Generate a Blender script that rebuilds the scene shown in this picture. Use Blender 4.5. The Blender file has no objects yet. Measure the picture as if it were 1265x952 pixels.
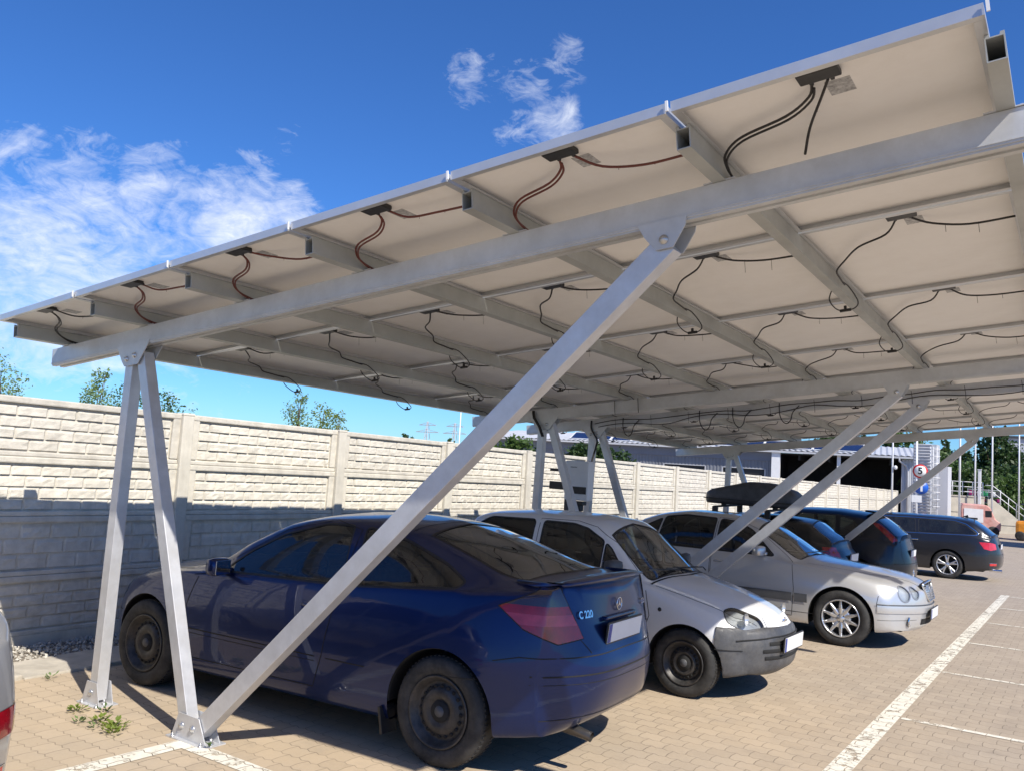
import bpy, bmesh, math, random
import numpy as np
from mathutils import Vector, Matrix, noise
from mathutils.bvhtree import BVHTree
R_=math.radians
scene=bpy.context.scene
COL=scene.collection
random.seed(7)
GSX,GSY=0.0168,-0.0269
def gz(x,y):
    yy=min(y,46.0) if y>-30 else -30
    return GSX*max(-12.0,min(12.0,x))+GSY*yy
# ---------------------------------------------------------------- naming helpers
def props(o,label=None,cat=None,group=None,kind=None):
    if label: o['label']=label
    if cat: o['category']=cat
    if group: o['group']=group
    if kind: o['kind']=kind
    return o
def empty(name,loc,label,cat,group=None,rot=None):
    o=bpy.data.objects.new(name,None); COL.objects.link(o)
    o.location=loc; o.empty_display_size=.3
    if rot is not None: o.rotation_euler=rot
    return props(o,label,cat,group)
class MB:
    def __init__(s): s.v=[]; s.f=[]; s.sm=[]; s.mi=[]; s.cur=0
    def add(s,vs,fs,smooth=False):
        b=len(s.v); s.v.extend([tuple(v) for v in vs]); s.f.extend([tuple(i+b for i in f) for f in fs]); s.sm.extend([smooth]*len(fs)); s.mi.extend([s.cur]*len(fs)); return s
    def box(s,c,d,m=None,bev=0):
        x,y,z=[k/2 for k in d]
        if bev>0:
            b=min(bev,x*.9,y*.9,z*.9); vs=[]
            bm=bmesh.new(); bmesh.ops.create_cube(bm,size=1)
            for v in bm.verts: v.co=Vector((v.co.x*2*x,v.co.y*2*y,v.co.z*2*z))
            bmesh.ops.bevel(bm,geom=bm.edges[:],offset=b,segments=2,affect='EDGES',profile=.6)
            vs=[v.co.copy() for v in bm.verts]; fs=[[v.index for v in f.verts] for f in bm.faces]; bm.free()
        else:
            vs=[Vector((a*x,b_*y,c_*z)) for a in(-1,1) for b_ in(-1,1) for c_ in(-1,1)]
            fs=[(0,1,3,2),(4,6,7,5),(0,4,5,1),(2,3,7,6),(0,2,6,4),(1,5,7,3)]
        if m is not None: vs=[m@v for v in vs]
        c=Vector(c); return s.add([v+c for v in vs],fs)
    def bar(s,a,b,w,h,up=(0,0,1),ext=0,bev=0):
        a=Vector(a);b=Vector(b);d=(b-a); L=d.length; d.normalize(); a=a-d*ext; b=b+d*ext; L+=2*ext
        u=Vector(up); sd=d.cross(u).normalized(); u=sd.cross(d).normalized()
        m=Matrix((d,sd,u)).transposed()
        return s.box((a+b)/2,(L,w,h),m,bev)
    def tube(s,pts,r,n=8,cap=True):
        pts=[Vector(p) for p in pts]; rs=r if hasattr(r,'__len__') else [r]*len(pts)
        vs=[];fs=[];N=len(pts); prev=None
        for i,p in enumerate(pts):
            t=(pts[min(i+1,N-1)]-pts[max(i-1,0)]).normalized()
            if prev is None:
                a=Vector((0,0,1)) if abs(t.z)<.9 else Vector((1,0,0)); prev=t.cross(a).normalized()
            prev=(prev-t*prev.dot(t)).normalized(); q=t.cross(prev)
            for k in range(n):
                an=2*math.pi*k/n; vs.append(p+(prev*math.cos(an)+q*math.sin(an))*rs[i])
        for i in range(N-1):
            for k in range(n): fs.append((i*n+k,i*n+(k+1)%n,(i+1)*n+(k+1)%n,(i+1)*n+k))
        if cap: fs.append(tuple(range(n))[::-1]); fs.append(tuple((N-1)*n+k for k in range(n)))
        return s.add(vs,fs,True)
    def lathe(s,prof,n=32,axis='y',c=(0,0,0),smooth=True,close=False):
        # prof: list of (r,h)
        vs=[];fs=[];P=len(prof); c=Vector(c)
        for k in range(n):
            a=2*math.pi*k/n
            for r,h in prof:
                if axis=='y': vs.append(c+Vector((r*math.cos(a),h,r*math.sin(a))))
                elif axis=='z': vs.append(c+Vector((r*math.cos(a),r*math.sin(a),h)))
                else: vs.append(c+Vector((h,r*math.cos(a),r*math.sin(a))))
        for k in range(n):
            k2=(k+1)%n
            for i in range(P-1 if not close else P):
                j=(i+1)%P; fs.append((k*P+i,k*P+j,k2*P+j,k2*P+i))
        return s.add(vs,fs,smooth)
    def prism(s,poly,d0,d1,fn):
        # poly 2D, extruded between d0,d1 ; fn(a,b,d)->xyz
        n=len(poly); vs=[fn(a,b,d0) for a,b in poly]+[fn(a,b,d1) for a,b in poly]
        fs=[tuple(range(n)),tuple(range(2*n-1,n-1,-1))]+[(i,i+n,(i+1)%n+n,(i+1)%n) for i in range(n)]
        return s.add(vs,fs)
    def build(s,name,mat,parent=None,fix=True,loc=None):
        me=bpy.data.meshes.new(name); me.from_pydata(s.v,[],s.f); me.update()
        me.polygons.foreach_set('use_smooth',s.sm); me.polygons.foreach_set('material_index',s.mi)
        if fix and len(s.f)<60000:
            bm=bmesh.new(); bm.from_mesh(me); bmesh.ops.recalc_face_normals(bm,faces=bm.faces[:]); bm.to_mesh(me); bm.free()
        for q in (mat if isinstance(mat,(list,tuple)) else [mat]):
            if q: me.materials.append(q)
        o=bpy.data.objects.new(name,me); COL.objects.link(o)
        if parent: o.parent=parent
        if loc is not None: o.location=loc
        return o
def copy_tree(o,parent=None):
    c=o.copy(); COL.objects.link(c); c.parent=parent
    for ch in list(o.children): copy_tree(ch,c)
    return c
# ---------------------------------------------------------------- materials
def newmat(name):
    m=bpy.data.materials.new(name); m.use_nodes=True; nt=m.node_tree; nt.nodes.clear()
    out=nt.nodes.new('ShaderNodeOutputMaterial'); return m,nt,out
def N(nt,t,**k):
    n=nt.nodes.new(t)
    for a,b in k.items():
        if a.startswith('i_'):
            n.inputs[a[2:].replace('_',' ')].default_value=b
        else: setattr(n,a,b)
    return n
def math_(nt,op,a,b=None,c=None,clamp=False):
    n=nt.nodes.new('ShaderNodeMath'); n.operation=op; n.use_clamp=clamp
    for i,x in enumerate((a,b,c)):
        if x is None: continue
        if isinstance(x,(int,float)): n.inputs[i].default_value=x
        else: nt.links.new(x,n.inputs[i])
    return n.outputs[0]
def mixc(nt,f,a,b,blend='MIX'):
    n=nt.nodes.new('ShaderNodeMix'); n.data_type='RGBA'; n.blend_type=blend
    for s,x in ((n.inputs['Factor'],f),(n.inputs[6],a),(n.inputs[7],b)):
        if isinstance(x,(int,float)): s.default_value=x
        elif isinstance(x,(tuple,list)): s.default_value=(*x[:3],1)
        else: nt.links.new(x,s)
    return n.outputs[2]
def ramp(nt,x,p0,p1,c0=0,c1=1):
    n=nt.nodes.new('ShaderNodeMapRange'); n.clamp=True
    n.inputs[1].default_value=p0;n.inputs[2].default_value=p1;n.inputs[3].default_value=c0;n.inputs[4].default_value=c1
    nt.links.new(x,n.inputs[0]); return n.outputs[0]
def noise_(nt,vec,scale,detail=4,rough=.6):
    n=N(nt,'ShaderNodeTexNoise'); n.inputs['Scale'].default_value=scale; n.inputs['Detail'].default_value=detail; n.inputs['Roughness'].default_value=rough
    nt.links.new(vec,n.inputs['Vector']); return n.outputs['Fac']
def M(name,col,rough=.5,metal=0,var=.12,vs=6,bump=0,bs=80,coat=0,col2=None,spec=.5,rvar=.08,dirt=None,orand=0,streak=None):
    m,nt,out=newmat(name)
    p=N(nt,'ShaderNodeBsdfPrincipled'); nt.links.new(p.outputs[0],out.inputs[0])
    tc=N(nt,'ShaderNodeTexCoord'); v=tc.outputs['Object']
    n1=noise_(nt,v,vs,5,.65)
    d=tuple(c*(1-var*1.6) for c in col) if col2 is None else col2
    u=tuple(min(1,c*(1+var)) for c in col)
    c=mixc(nt,ramp(nt,n1,.3,.7),d,u)
    if dirt:  # (colour, amount, noise scale)
        n3=noise_(nt,v,dirt[2],6,.75); c=mixc(nt,math_(nt,'MULTIPLY',ramp(nt,n3,.45,.75),dirt[1]),c,dirt[0])
    if streak:
        mp=N(nt,'ShaderNodeMapping'); mp.inputs['Scale'].default_value=(7,7,.7); nt.links.new(v,mp.inputs[0]); s4=noise_(nt,mp.outputs[0],1.0,5,.65)
        c=mixc(nt,math_(nt,'MULTIPLY',ramp(nt,s4,.52,.74),streak[1]),c,streak[0])
    if orand:
        oi=N(nt,'ShaderNodeObjectInfo'); c=mixc(nt,1.0,c,mixc(nt,oi.outputs['Random'],(1-orand,1-orand,1-orand),(1,1,.985)),'MULTIPLY')
    nt.links.new(c,p.inputs['Base Color'])
    p.inputs['Metallic'].default_value=metal; p.inputs['Specular IOR Level'].default_value=spec
    n2=noise_(nt,v,vs*5,4,.6)
    nt.links.new(ramp(nt,n2,.2,.8,max(0.02,rough-rvar),min(1,rough+rvar)),p.inputs['Roughness'])
    if coat: p.inputs['Coat Weight'].default_value=coat; p.inputs['Coat Roughness'].default_value=.04
    if bump:
        b=N(nt,'ShaderNodeBump'); b.inputs['Strength'].default_value=bump; b.inputs['Distance'].default_value=.01
        nt.links.new(noise_(nt,v,bs,5,.65),b.inputs['Height']); nt.links.new(b.outputs[0],p.inputs['Normal'])
    return m
def glassmat(name,tint=(.5,.55,.55),gl=1.0,rough=.02,mix=0.0,dark=(.02,.025,.025)):
    m,nt,out=newmat(name)
    t=N(nt,'ShaderNodeBsdfTransparent'); t.inputs[0].default_value=(*tint,1)
    g=N(nt,'ShaderNodeBsdfGlossy'); g.inputs['Roughness'].default_value=rough; g.inputs[0].default_value=(.95,.97,1,1)
    fr=N(nt,'ShaderNodeFresnel'); fr.inputs['IOR'].default_value=1.52
    tc=N(nt,'ShaderNodeTexCoord'); dn=noise_(nt,tc.outputs['Object'],3,5,.7)
    d=N(nt,'ShaderNodeBsdfDiffuse'); d.inputs[0].default_value=(.35,.34,.31,1)
    m0=N(nt,'ShaderNodeMixShader'); nt.links.new(ramp(nt,dn,.3,.8,.01,.07),m0.inputs[0]); nt.links.new(t.outputs[0],m0.inputs[1]); nt.links.new(d.outputs[0],m0.inputs[2])
    mx=N(nt,'ShaderNodeMixShader'); nt.links.new(math_(nt,'MULTIPLY',fr.outputs[0],1.5*gl,clamp=True),mx.inputs[0])
    nt.links.new(m0.outputs[0],mx.inputs[1]); nt.links.new(g.outputs[0],mx.inputs[2]); nt.links.new(mx.outputs[0],out.inputs[0])
    return m
def paint(name,col,flake=.6,rough=.3,dust=.25,dustcol=(.30,.27,.23),coat=1.0):
    m,nt,out=newmat(name)
    p=N(nt,'ShaderNodeBsdfPrincipled'); nt.links.new(p.outputs[0],out.inputs[0])
    tc=N(nt,'ShaderNodeTexCoord'); v=tc.outputs['Object']; sx=N(nt,'ShaderNodeSeparateXYZ'); nt.links.new(v,sx.inputs[0])
    n1=noise_(nt,v,2.2,5,.65); n2=noise_(nt,v,30,4,.7)
    low=ramp(nt,sx.outputs[2],.25,.95,1,.12)
    f=math_(nt,'MULTIPLY',math_(nt,'ADD',math_(nt,'MULTIPLY',ramp(nt,n1,.3,.75,.3,1.1),low),math_(nt,'MULTIPLY',ramp(nt,n2,.45,.8),.3)),dust,clamp=True)
    c=mixc(nt,f,col,dustcol)
    nt.links.new(c,p.inputs['Base Color'])
    nt.links.new(math_(nt,'MULTIPLY',math_(nt,'SUBTRACT',1,f),flake),p.inputs['Metallic'])
    nt.links.new(math_(nt,'ADD',rough,math_(nt,'MULTIPLY',f,.5)),p.inputs['Roughness'])
    nt.links.new(math_(nt,'SUBTRACT',coat,math_(nt,'MULTIPLY',f,1.1),clamp=True),p.inputs['Coat Weight'])
    nt.links.new(math_(nt,'ADD',.03,math_(nt,'MULTIPLY',f,.35)),p.inputs['Coat Roughness'])
    b=N(nt,'ShaderNodeBump'); b.inputs['Strength'].default_value=.03; b.inputs['Distance'].default_value=.02
    nt.links.new(noise_(nt,v,1.6,3,.5),b.inputs['Height']); nt.links.new(b.outputs[0],p.inputs['Coat Normal'])
    return m
mt={}
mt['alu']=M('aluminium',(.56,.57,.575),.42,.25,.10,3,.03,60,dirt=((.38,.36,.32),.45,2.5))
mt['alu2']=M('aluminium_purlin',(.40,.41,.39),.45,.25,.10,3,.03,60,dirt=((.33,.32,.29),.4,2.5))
mt['galv']=M('galvanised',(.58,.59,.61),.38,.35,.07,9,.03,90,dirt=((.42,.39,.34),.35,3))
mt['frame']=M('panel_frame',(.58,.59,.60),.34,.5,.06,3)
mt['back']=M('backsheet',(.84,.825,.80),.55,0,.03,1.2,dirt=((.62,.58,.53),.30,2.2))
mt['black']=M('black_plastic',(.018,.018,.019),.45,0,.2,10)
mt['blackdull']=M('dull_black',(.012,.012,.012),.85,0,.2,10)
mt['cable']=M('cable',(.016,.014,.014),.45)
mt['redcable']=M('red_conduit',(.13,.028,.02),.5,bump=.3,bs=200)
mt['bolt']=M('bolt',(.62,.62,.62),.3,.8)
mt['tag']=M('rating_label_mat',(.42,.42,.42),.5,0,.35,60)
mt['trunkm']=M('bark',(.12,.09,.065),.9,bump=.5,bs=20)
mt['chrome']=M('chrome',(.82,.83,.85),.10,1,.02,4)
mt['alloy']=M('alloy',(.62,.63,.65),.25,.8,.06,8)
mt['steelrim']=M('steel_rim',(.045,.044,.044),.5,.3,.3,12,dirt=((.12,.10,.085),.5,6))
mt['tyre']=M('tyre_rubber',(.022,.022,.022),.75,0,.25,8,.25,60,dirt=((.11,.10,.09),.4,4))
mt['rubber']=M('rubber',(.014,.014,.015),.55)
mt['trim']=M('grey_trim',(.07,.072,.078),.55,0,.2,8,.1,200)
mt['interior']=M('interior_cloth',(.045,.047,.052),.9,0,.2,14)
mt['seat']=M('seat_cloth',(.085,.09,.10),.9,0,.25,14,.1,200)
mt['lining']=M('cabin_lining',(.10,.10,.10),.9)
mt['glass']=glassmat('car_glass',(.42,.47,.46))
mt['glassdark']=glassmat('tinted_glass',(.10,.12,.12))
mt['glassmid']=glassmat('shaded_glass',(.24,.28,.29))
mt['lens']=glassmat('lamp_lens',(.9,.92,.93),.8)
mt['plate']=M('plate_white',(.72,.73,.74),.4,0,.03,6)
mt['euro']=M('plate_blue',(.01,.04,.30),.4)
mt['redlens']=M('red_lens',(.24,.005,.012),.12,0,.25,10,coat=.6)
mt['redband']=M('red_lens_band',(.34,.03,.055),.14,0,.25,10,coat=.6)
mt['redlens2']=M('red_lens_bright',(.55,.02,.025),.12,0,.2,10,coat=1)
mt['smokelens']=M('smoked_lens',(.035,.018,.022),.12,0,.2,10,coat=1)
mt['amber']=M('amber_lens',(.5,.16,.02),.15)
# ---------------------------------------------------------------- car shells
def pchip(keys):
    xs=np.array([k[0] for k in keys],float); ys=np.array([k[1] for k in keys],float)
    n=len(xs)
    if n==1: return lambda x: np.full_like(np.asarray(x,float),ys[0])
    h=np.diff(xs); d=np.diff(ys)/h; m=np.zeros(n)
    for i in range(1,n-1):
        if d[i-1]*d[i]>0:
            w1=2*h[i]+h[i-1]; w2=h[i]+2*h[i-1]; m[i]=(w1+w2)/(w1/d[i-1]+w2/d[i])
    m[0]=d[0]; m[-1]=d[-1]
    def f(x):
        x=np.clip(np.asarray(x,float),xs[0],xs[-1]); i=np.clip(np.searchsorted(xs,x,side='right')-1,0,n-2)
        t=(x-xs[i])/h[i]; t2=t*t; t3=t2*t
        return (2*t3-3*t2+1)*ys[i]+(t3-2*t2+t)*h[i]*m[i]+(-2*t3+3*t2)*ys[i+1]+(t3-t2)*h[i]*m[i+1]
    return f
def rowpchip(A,ts):  # A (n,3), param 0..n-1
    out=[]
    for k in range(3):
        out.append(pchip([(i,A[i,k]) for i in range(len(A))])(ts))
    return np.stack(out,1)
SUB=[2,3,4,5,3,6,4,6]
def make_shell(S):
    F={k:pchip(S[k]) for k in ('zt','belt','crown','wmax','wbelt','wroof','skew','zb')}
    u0,u1=S['zt'][0][0],S['zt'][-1][0]
    n=int((u1-u0)/.04); us=np.unique(np.concatenate([np.linspace(u0,u1,n),u0+np.array([.012,.03,.05]),u1-np.array([.012,.03,.05])]))
    ts=np.concatenate([np.linspace(i,i+1,SUB[i],endpoint=False) for i in range(8)]+[[8.]])
    zm=S.get('zmid',.58)
    rings=[]
    for u in us:
        zt=float(F['zt'](u)); zc=zt-float(F['crown'](u)); zb=float(F['zb'](u)); be=min(float(F['belt'](u)),zc-.012)
        wm=float(F['wmax'](u)); wb=min(float(F['wbelt'](u)),wm-.005); wr=min(float(F['wroof'](u)),wb-.01); sk=float(F['skew'](u))
        zmid=min(zm,zb+(be-zb)*.65)
        zg=be+min(.025,(zc-be)*.35)
        P=np.array([[u,wm*.72,zb+.005],[u,wm-.06,zb],[u,wm-.018,zb+.07],[u,wm,zmid],[u,wb,be],[u,wb-.022-(0.0 if zc-be>.15 else .02),zg],[u,wr,zc],[u,wr*.55,zt-(zt-zc)*.28],[u,0,zt]])
        P[:,0]+=sk*(P[:,1]/max(wm,.01))**2
        rings.append(rowpchip(P,ts))
    G=np.array(rings) # (nu,nt,3)
    i1=SUB[0]; i5=sum(SUB[:5])
    def cap(ring,prof,pw):
        left=ring[i1:i5+1]; top=ring[i5:]
        rows=len(left); cols=len(top)
        tl=ts[i1:i5+1]
        cu=pchip([(i+1,prof[i][0]) for i in range(4)]+[(5,ring[-1,0])])(tl); cz=pchip([(i+1,prof[i][1]) for i in range(4)]+[(5,ring[-1,2])])(tl)
        v=top[:,1]/top[0,1]
        out=np.zeros((rows,cols,3))
        for i in range(rows):
            e=left[i]; w=e[1]*v
            out[i,:,1]=w; out[i,:,0]=cu[i]+(e[0]-cu[i])*v**pw; out[i,:,2]=cz[i]+(e[2]-cz[i])*v**2
        dl=top-out[-1]
        for i in range(rows):
            t=(tl[i]-1)/4.; out[i]+=dl*(t**5)
        return out
    caps=[cap(G[0],S['front'],S.get('pwf',2.8)),cap(G[-1],S['rear'],S.get('pwr',3.2))]
    L=[]
    bm=bmesh.new(); FO=S['FO']
    def addgrid(A,flip):
        for sg in (1,-1):
            V=[[bm.verts.new((FO-p[0],p[1]*sg,p[2])) for p in r] for r in A]
            for i in range(len(A)-1):
                for j in range(len(A[0])-1):
                    q=[V[i][j],V[i+1][j],V[i+1][j+1],V[i][j+1]]
                    if (sg==1)!=flip: q=q[::-1]
                    bm.faces.new(q)
    addgrid(G,True); addgrid(caps[0],True); addgrid(caps[1],False)
    bmesh.ops.remove_doubles(bm,verts=bm.verts[:],dist=.0004)
    dead=[f for f in bm.faces if f.calc_area()<1e-9]
    bmesh.ops.delete(bm,geom=dead,context='FACES')
    bmesh.ops.recalc_face_normals(bm,faces=bm.faces[:])
    # orient outward : roof centre face normal must be up
    bm.faces.ensure_lookup_table()
    top=max(bm.faces,key=lambda f:f.calc_center_median().z)
    if top.normal.z<0: bmesh.ops.reverse_faces(bm,faces=bm.faces[:])
    for f in bm.faces: f.smooth=True
    bm.normal_update()
    return bm
class Shell:
    def __init__(s,S,parent):
        s.S=S; s.FO=S['FO']; s.bm=make_shell(S); s.parent=parent
        bm=s.bm; bm.verts.ensure_lookup_table(); bm.verts.index_update()
        s.rv=[v.co.copy() for v in bm.verts]; s.rn=[v.normal.copy() for v in bm.verts]
        s.rf=[[v.index for v in f.verts] for f in bm.faces]
        s.bvh=BVHTree.FromPolygons(s.rv,s.rf)
    def nrm(s,p):
        co,no,i,d=s.bvh.find_nearest(p)
        if i is None: return Vector((0,0,1))
        f=s.rf[i]; w=[]; 
        for k in f: w.append(1/((s.rv[k]-co).length+1e-5)**2)
        n=Vector((0,0,0))
        for k,a in zip(f,w): n+=s.rn[k]*a
        return n.normalized()
    def cut(s,pts,d,pred,bm=None,extract=True):
        bm=bm or s.bm; d=Vector(d); pts=[Vector(p) for p in pts]
        c=sum(pts,Vector())/len(pts)
        planes=[]
        for i in range(len(pts)):
            a=pts[i]; b=pts[(i+1)%len(pts)]
            no=(b-a).cross(d)
            if no.length<1e-8: continue
            no.normalize()
            if no.dot(c-a)<0: no=-no
            planes.append((a,no))
        faces=[f for f in bm.faces if pred(f.calc_center_median(),f.normal)]
        for a,no in planes:
            if not faces: break
            g=set(faces)
            for f in faces: g.update(f.edges); g.update(f.verts)
            r=bmesh.ops.bisect_plane(bm,geom=list(g),dist=1e-5,plane_co=a,plane_no=no)
            cand=set(x for x in r['geom'] if isinstance(x,bmesh.types.BMFace))|set(f for f in faces if f.is_valid)
            faces=[f for f in cand if (f.calc_center_median()-a).dot(no)>0]
        if not extract: 
            bmesh.ops.delete(bm,geom=faces,context='FACES'); return None
        nb=bmesh.new(); mp={}
        for f in faces:
            vs=[]
            for v in f.verts:
                if v not in mp: mp[v]=nb.verts.new(v.co)
                vs.append(mp[v])
            nf=nb.faces.new(vs); nf.smooth=True
        bmesh.ops.delete(bm,geom=faces,context='FACES')
        nb.normal_update()
        return nb
    # coordinate makers: u measured from nose
    def side(s,poly): return [Vector((s.FO-u,0,z)) for u,z in poly]
    def top(s,poly): return [Vector((s.FO-u,y,0)) for u,y in poly]
    def p3(s,poly): return [Vector((s.FO-u,y,z)) for u,y,z in poly]
    def out(s,bm,name,mat,off=0.0,parent=None,label=None,thick=0):
        bm.verts.ensure_lookup_table()
        if len(bm.faces)==0: bm.free(); return None
        me=bpy.data.meshes.new(name)
        ns=[]
        for v in bm.verts: v.index
        nn={v:s.nrm(v.co) for v in bm.verts}
        for v in bm.verts:
            if off: v.co=v.co+nn[v]*off
        bm.verts.index_update()
        ns=[nn[v]*(1 if True else -1) for v in bm.verts]
        bm.to_mesh(me); bm.free()
        for p in me.polygons: p.use_smooth=True
        me.normals_split_custom_set_from_vertices([tuple(n) for n in ns])
        me.materials.append(mat)
        o=bpy.data.objects.new(name,me); COL.objects.link(o); o.parent=parent or s.parent
        if thick:
            md=o.modifiers.new('t','SOLIDIFY'); md.thickness=thick; md.offset=-1
        if label: o['label']=label
        return o
    def cast(s,a,d):
        co,no,i,dist=s.bvh.ray_cast(Vector(a),Vector(d)); return co
    def ribbon(s,pts,d,w=.006,off=.0015,n=10,closed=False,mb=None):
        # pts origin points (3d) ; cast along d
        P=[]; pts=[Vector(p) for p in pts]
        if closed: pts=pts+[pts[0]]
        for i in range(len(pts)-1):
            for k in range(n):
                P.append(pts[i].lerp(pts[i+1],k/n))
        P.append(pts[-1]); H=[]
        for p in P:
            c=s.cast(p,d)
            if c is not None: H.append((c,s.nrm(c)))
        mb=mb or MB()
        if len(H)<2: return mb
        vs=[];fs=[]
        for i,(c,nm) in enumerate(H):
            t=(H[min(i+1,len(H)-1)][0]-H[max(i-1,0)][0])
            if t.length<1e-7: t=Vector((1,0,0))
            sd=nm.cross(t.normalized()).normalized()
            vs+= [c+nm*off-sd*w/2, c+nm*(off*1.6), c+nm*off+sd*w/2]
        for i in range(len(H)-1):
            if (H[i+1][0]-H[i][0]).length>.25: continue
            fs+=[(3*i,3*i+1,3*i+4,3*i+3),(3*i+1,3*i+2,3*i+5,3*i+4)]
        mb.add(vs,fs,True); return mb
    def sribbon(s,poly,sg,**k): 
        return s.ribbon([Vector((s.FO-u,sg*2.0,z)) for u,z in poly],(0,-sg,0),**k)
def rnd(poly,r=.05,n=4):
    out=[]; N_=len(poly)
    for i in range(N_):
        p=Vector(poly[i]); a=Vector(poly[i-1]); b=Vector(poly[(i+1)%N_])
        d1=(a-p); d2=(b-p); rr=min(r,d1.length*.42,d2.length*.42)
        A=p+d1.normalized()*rr; B=p+d2.normalized()*rr
        for k in range(n+1):
            t=k/n; out.append(tuple(A*(1-t)**2+p*2*t*(1-t)+B*t*t))
    return out
def grow(poly,g):
    c=sum((Vector(p) for p in poly),Vector([0]*len(poly[0])))/len(poly); out=[]
    n=len(poly)
    for i in range(n):
        p=Vector(poly[i]); a=Vector(poly[i-1]); b=Vector(poly[(i+1)%n])
        e1=(p-a).normalized(); e2=(b-p).normalized()
        n1=Vector((e1.y,-e1.x)); n2=Vector((e2.y,-e2.x))
        if n1.dot(p-c)<0: n1=-n1
        if n2.dot(p-c)<0: n2=-n2
        m=(n1+n2); m=m/max(m.dot(n1),.5)*g
        out.append(tuple(p+m))
    return out
def wheel(parent,x,y,sg,r=.315,w=.20,rimr=.20,style='steel',name='wheel',label=None,steer=0):
    # y outer face position, sg side
    rimm=mt['steelrim'] if style=='steel' else mt['alloy']
    hub=MB(); hub.lathe([(0.0,-.02),(.06,-.02),(.07,-.05),(rimr-.015,-.09),(rimr-.015,-w+.01),(0,-w+.02)],28)
    h=hub.build(name,mt['blackdull'],parent)
    ty=MB(); W=w
    prof=[(rimr,-.015),(rimr+.012,-.004),(rimr+.03,.004),(r-.045,.008),(r-.02,-.002),(r-.006,-.018),(r,-.035),(r,-W+.035),(r-.006,-W+.018),(r-.02,-W+.002),(r-.045,-W-.008),(rimr+.02,-W-.002),(rimr,-W+.02)]
    ty.lathe(prof,56)
    for g in (-.07,-.10,-.13):
        pass
    tr=ty
    for k in range(64):
        a=2*math.pi*k/64; c=math.cos(a); s_=math.sin(a)
        for yy in (-.045,-W+.045):
            m=Matrix(((c,0,-s_),(0,1,0),(s_,0,c)))
            tr.box((c*(r+.0005),yy,s_*(r+.0005)),(.007,.03,.014),m)
    t=ty.build('tyre',mt['tyre'],h)
    rm=MB()
    if style=='steel':
        rm.lathe([(rimr+.004,-.004),(rimr+.003,.002),(rimr-.006,.002),(rimr-.012,-.012),(rimr-.022,-.018),(rimr-.03,-.045),(rimr-.05,-.052),(rimr-.065,-.04),(rimr-.08,-.022),(.085,-.018),(.07,-.03),(.045,-.032),(.035,-.022),(0,-.020)],48)
        hs=rm; hs.cur=1
        for k in range(20):
            a=2*math.pi*k/20; rr=rimr-.062
            hs.lathe([(0,.0045),(.0115,.004),(.0125,0)],10,c=(rr*math.cos(a),-.036,rr*math.sin(a)))
        hs.cur=0; o=rm.build('rim',[rimm,mt['blackdull']],h)
        cp=MB(); cp.lathe([(0,-.012),(.03,-.014),(.034,-.024)],20); 
        cp.build('hub_cap',mt['trim'],h)
    else:
        rm.lathe([(rimr+.004,-.006),(rimr+.003,.003),(rimr-.008,.003),(rimr-.014,-.012),(rimr-.020,-.03),(rimr-.022,-.09)],48)
        q_=.118 if style=='ten' else .066; rm.lathe([(0,-.008),(.028,-.010),(.034,-.018),(q_*.8,-.020),(q_*.94,-.024),(q_,-.045)],32)
        ns={'ten':10,'five':5,'multi':12}[style]
        for k in range(ns):
            offs=[-.13,.13] if style=='five' else [0]
            for of in offs:
                a=2*math.pi*k/ns+.3; 
                a0=a+of*.55; a1=a+of*1.35
                w0=.052 if style=='ten' else .034; w1=.026 if style=='ten' else .036
                if style=='multi': w0,w1=.03,.018
                q=[]
                for (aa,rad,ww,yy) in ((a0,.045,w0,-.022),(a0*.5+a1*.5,(rimr)*.55,(w0+w1)/2,-.012),(a1,rimr-.012,w1,-.010)):
                    cx_,cz_=rad*math.cos(aa),rad*math.sin(aa); tx,tz=-math.sin(aa),math.cos(aa)
                    q.append([(cx_-tx*ww/2,yy-.004,cz_-tz*ww/2),(cx_-tx*ww*.22,yy+.004,cz_-tz*ww*.22),(cx_+tx*ww*.22,yy+.004,cz_+tz*ww*.22),(cx_+tx*ww/2,yy-.004,cz_+tz*ww/2),(cx_,yy-.035,cz_)])
                vs=[p for r_ in q for p in r_]; fs=[]
                for i in range(2):
                    for j in range(5):
                        fs.append((i*5+j,i*5+(j+1)%5,(i+1)*5+(j+1)%5,(i+1)*5+j))
                rm.add(vs,fs,False)
        bl=rm; bl.cur=1
        for k in range(5):
            a=2*math.pi*k/5; bl.lathe([(0,.004),(.008,.003),(.009,-.006)],10,c=(.043*math.cos(a),-.016,.043*math.sin(a)))
        o=rm.build('rim',[rimm,mt['trim']],h)
    h.location=(x,y*sg,r); h.rotation_euler=(0,0,(0 if sg>0 else math.pi)+steer)
    if label: h['label']=label
    return h
def text_mesh(txt,size,mat,name,parent,loc,rot,ext=.002,bold=0):
    cu=bpy.data.curves.new(name,'FONT'); cu.body=txt; cu.size=size; cu.extrude=ext; cu.align_x='CENTER'; cu.align_y='CENTER'; cu.offset=bold
    o=bpy.data.objects.new(name,cu); COL.objects.link(o)
    dg=bpy.context.evaluated_depsgraph_get(); me=bpy.data.meshes.new_from_object(o.evaluated_get(dg)); 
    COL.objects.unlink(o); bpy.data.objects.remove(o)
    me.materials.clear(); me.materials.append(mat)
    o=bpy.data.objects.new(name,me); COL.objects.link(o); o.parent=parent; o.location=loc; o.rotation_euler=rot
    return o
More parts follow.
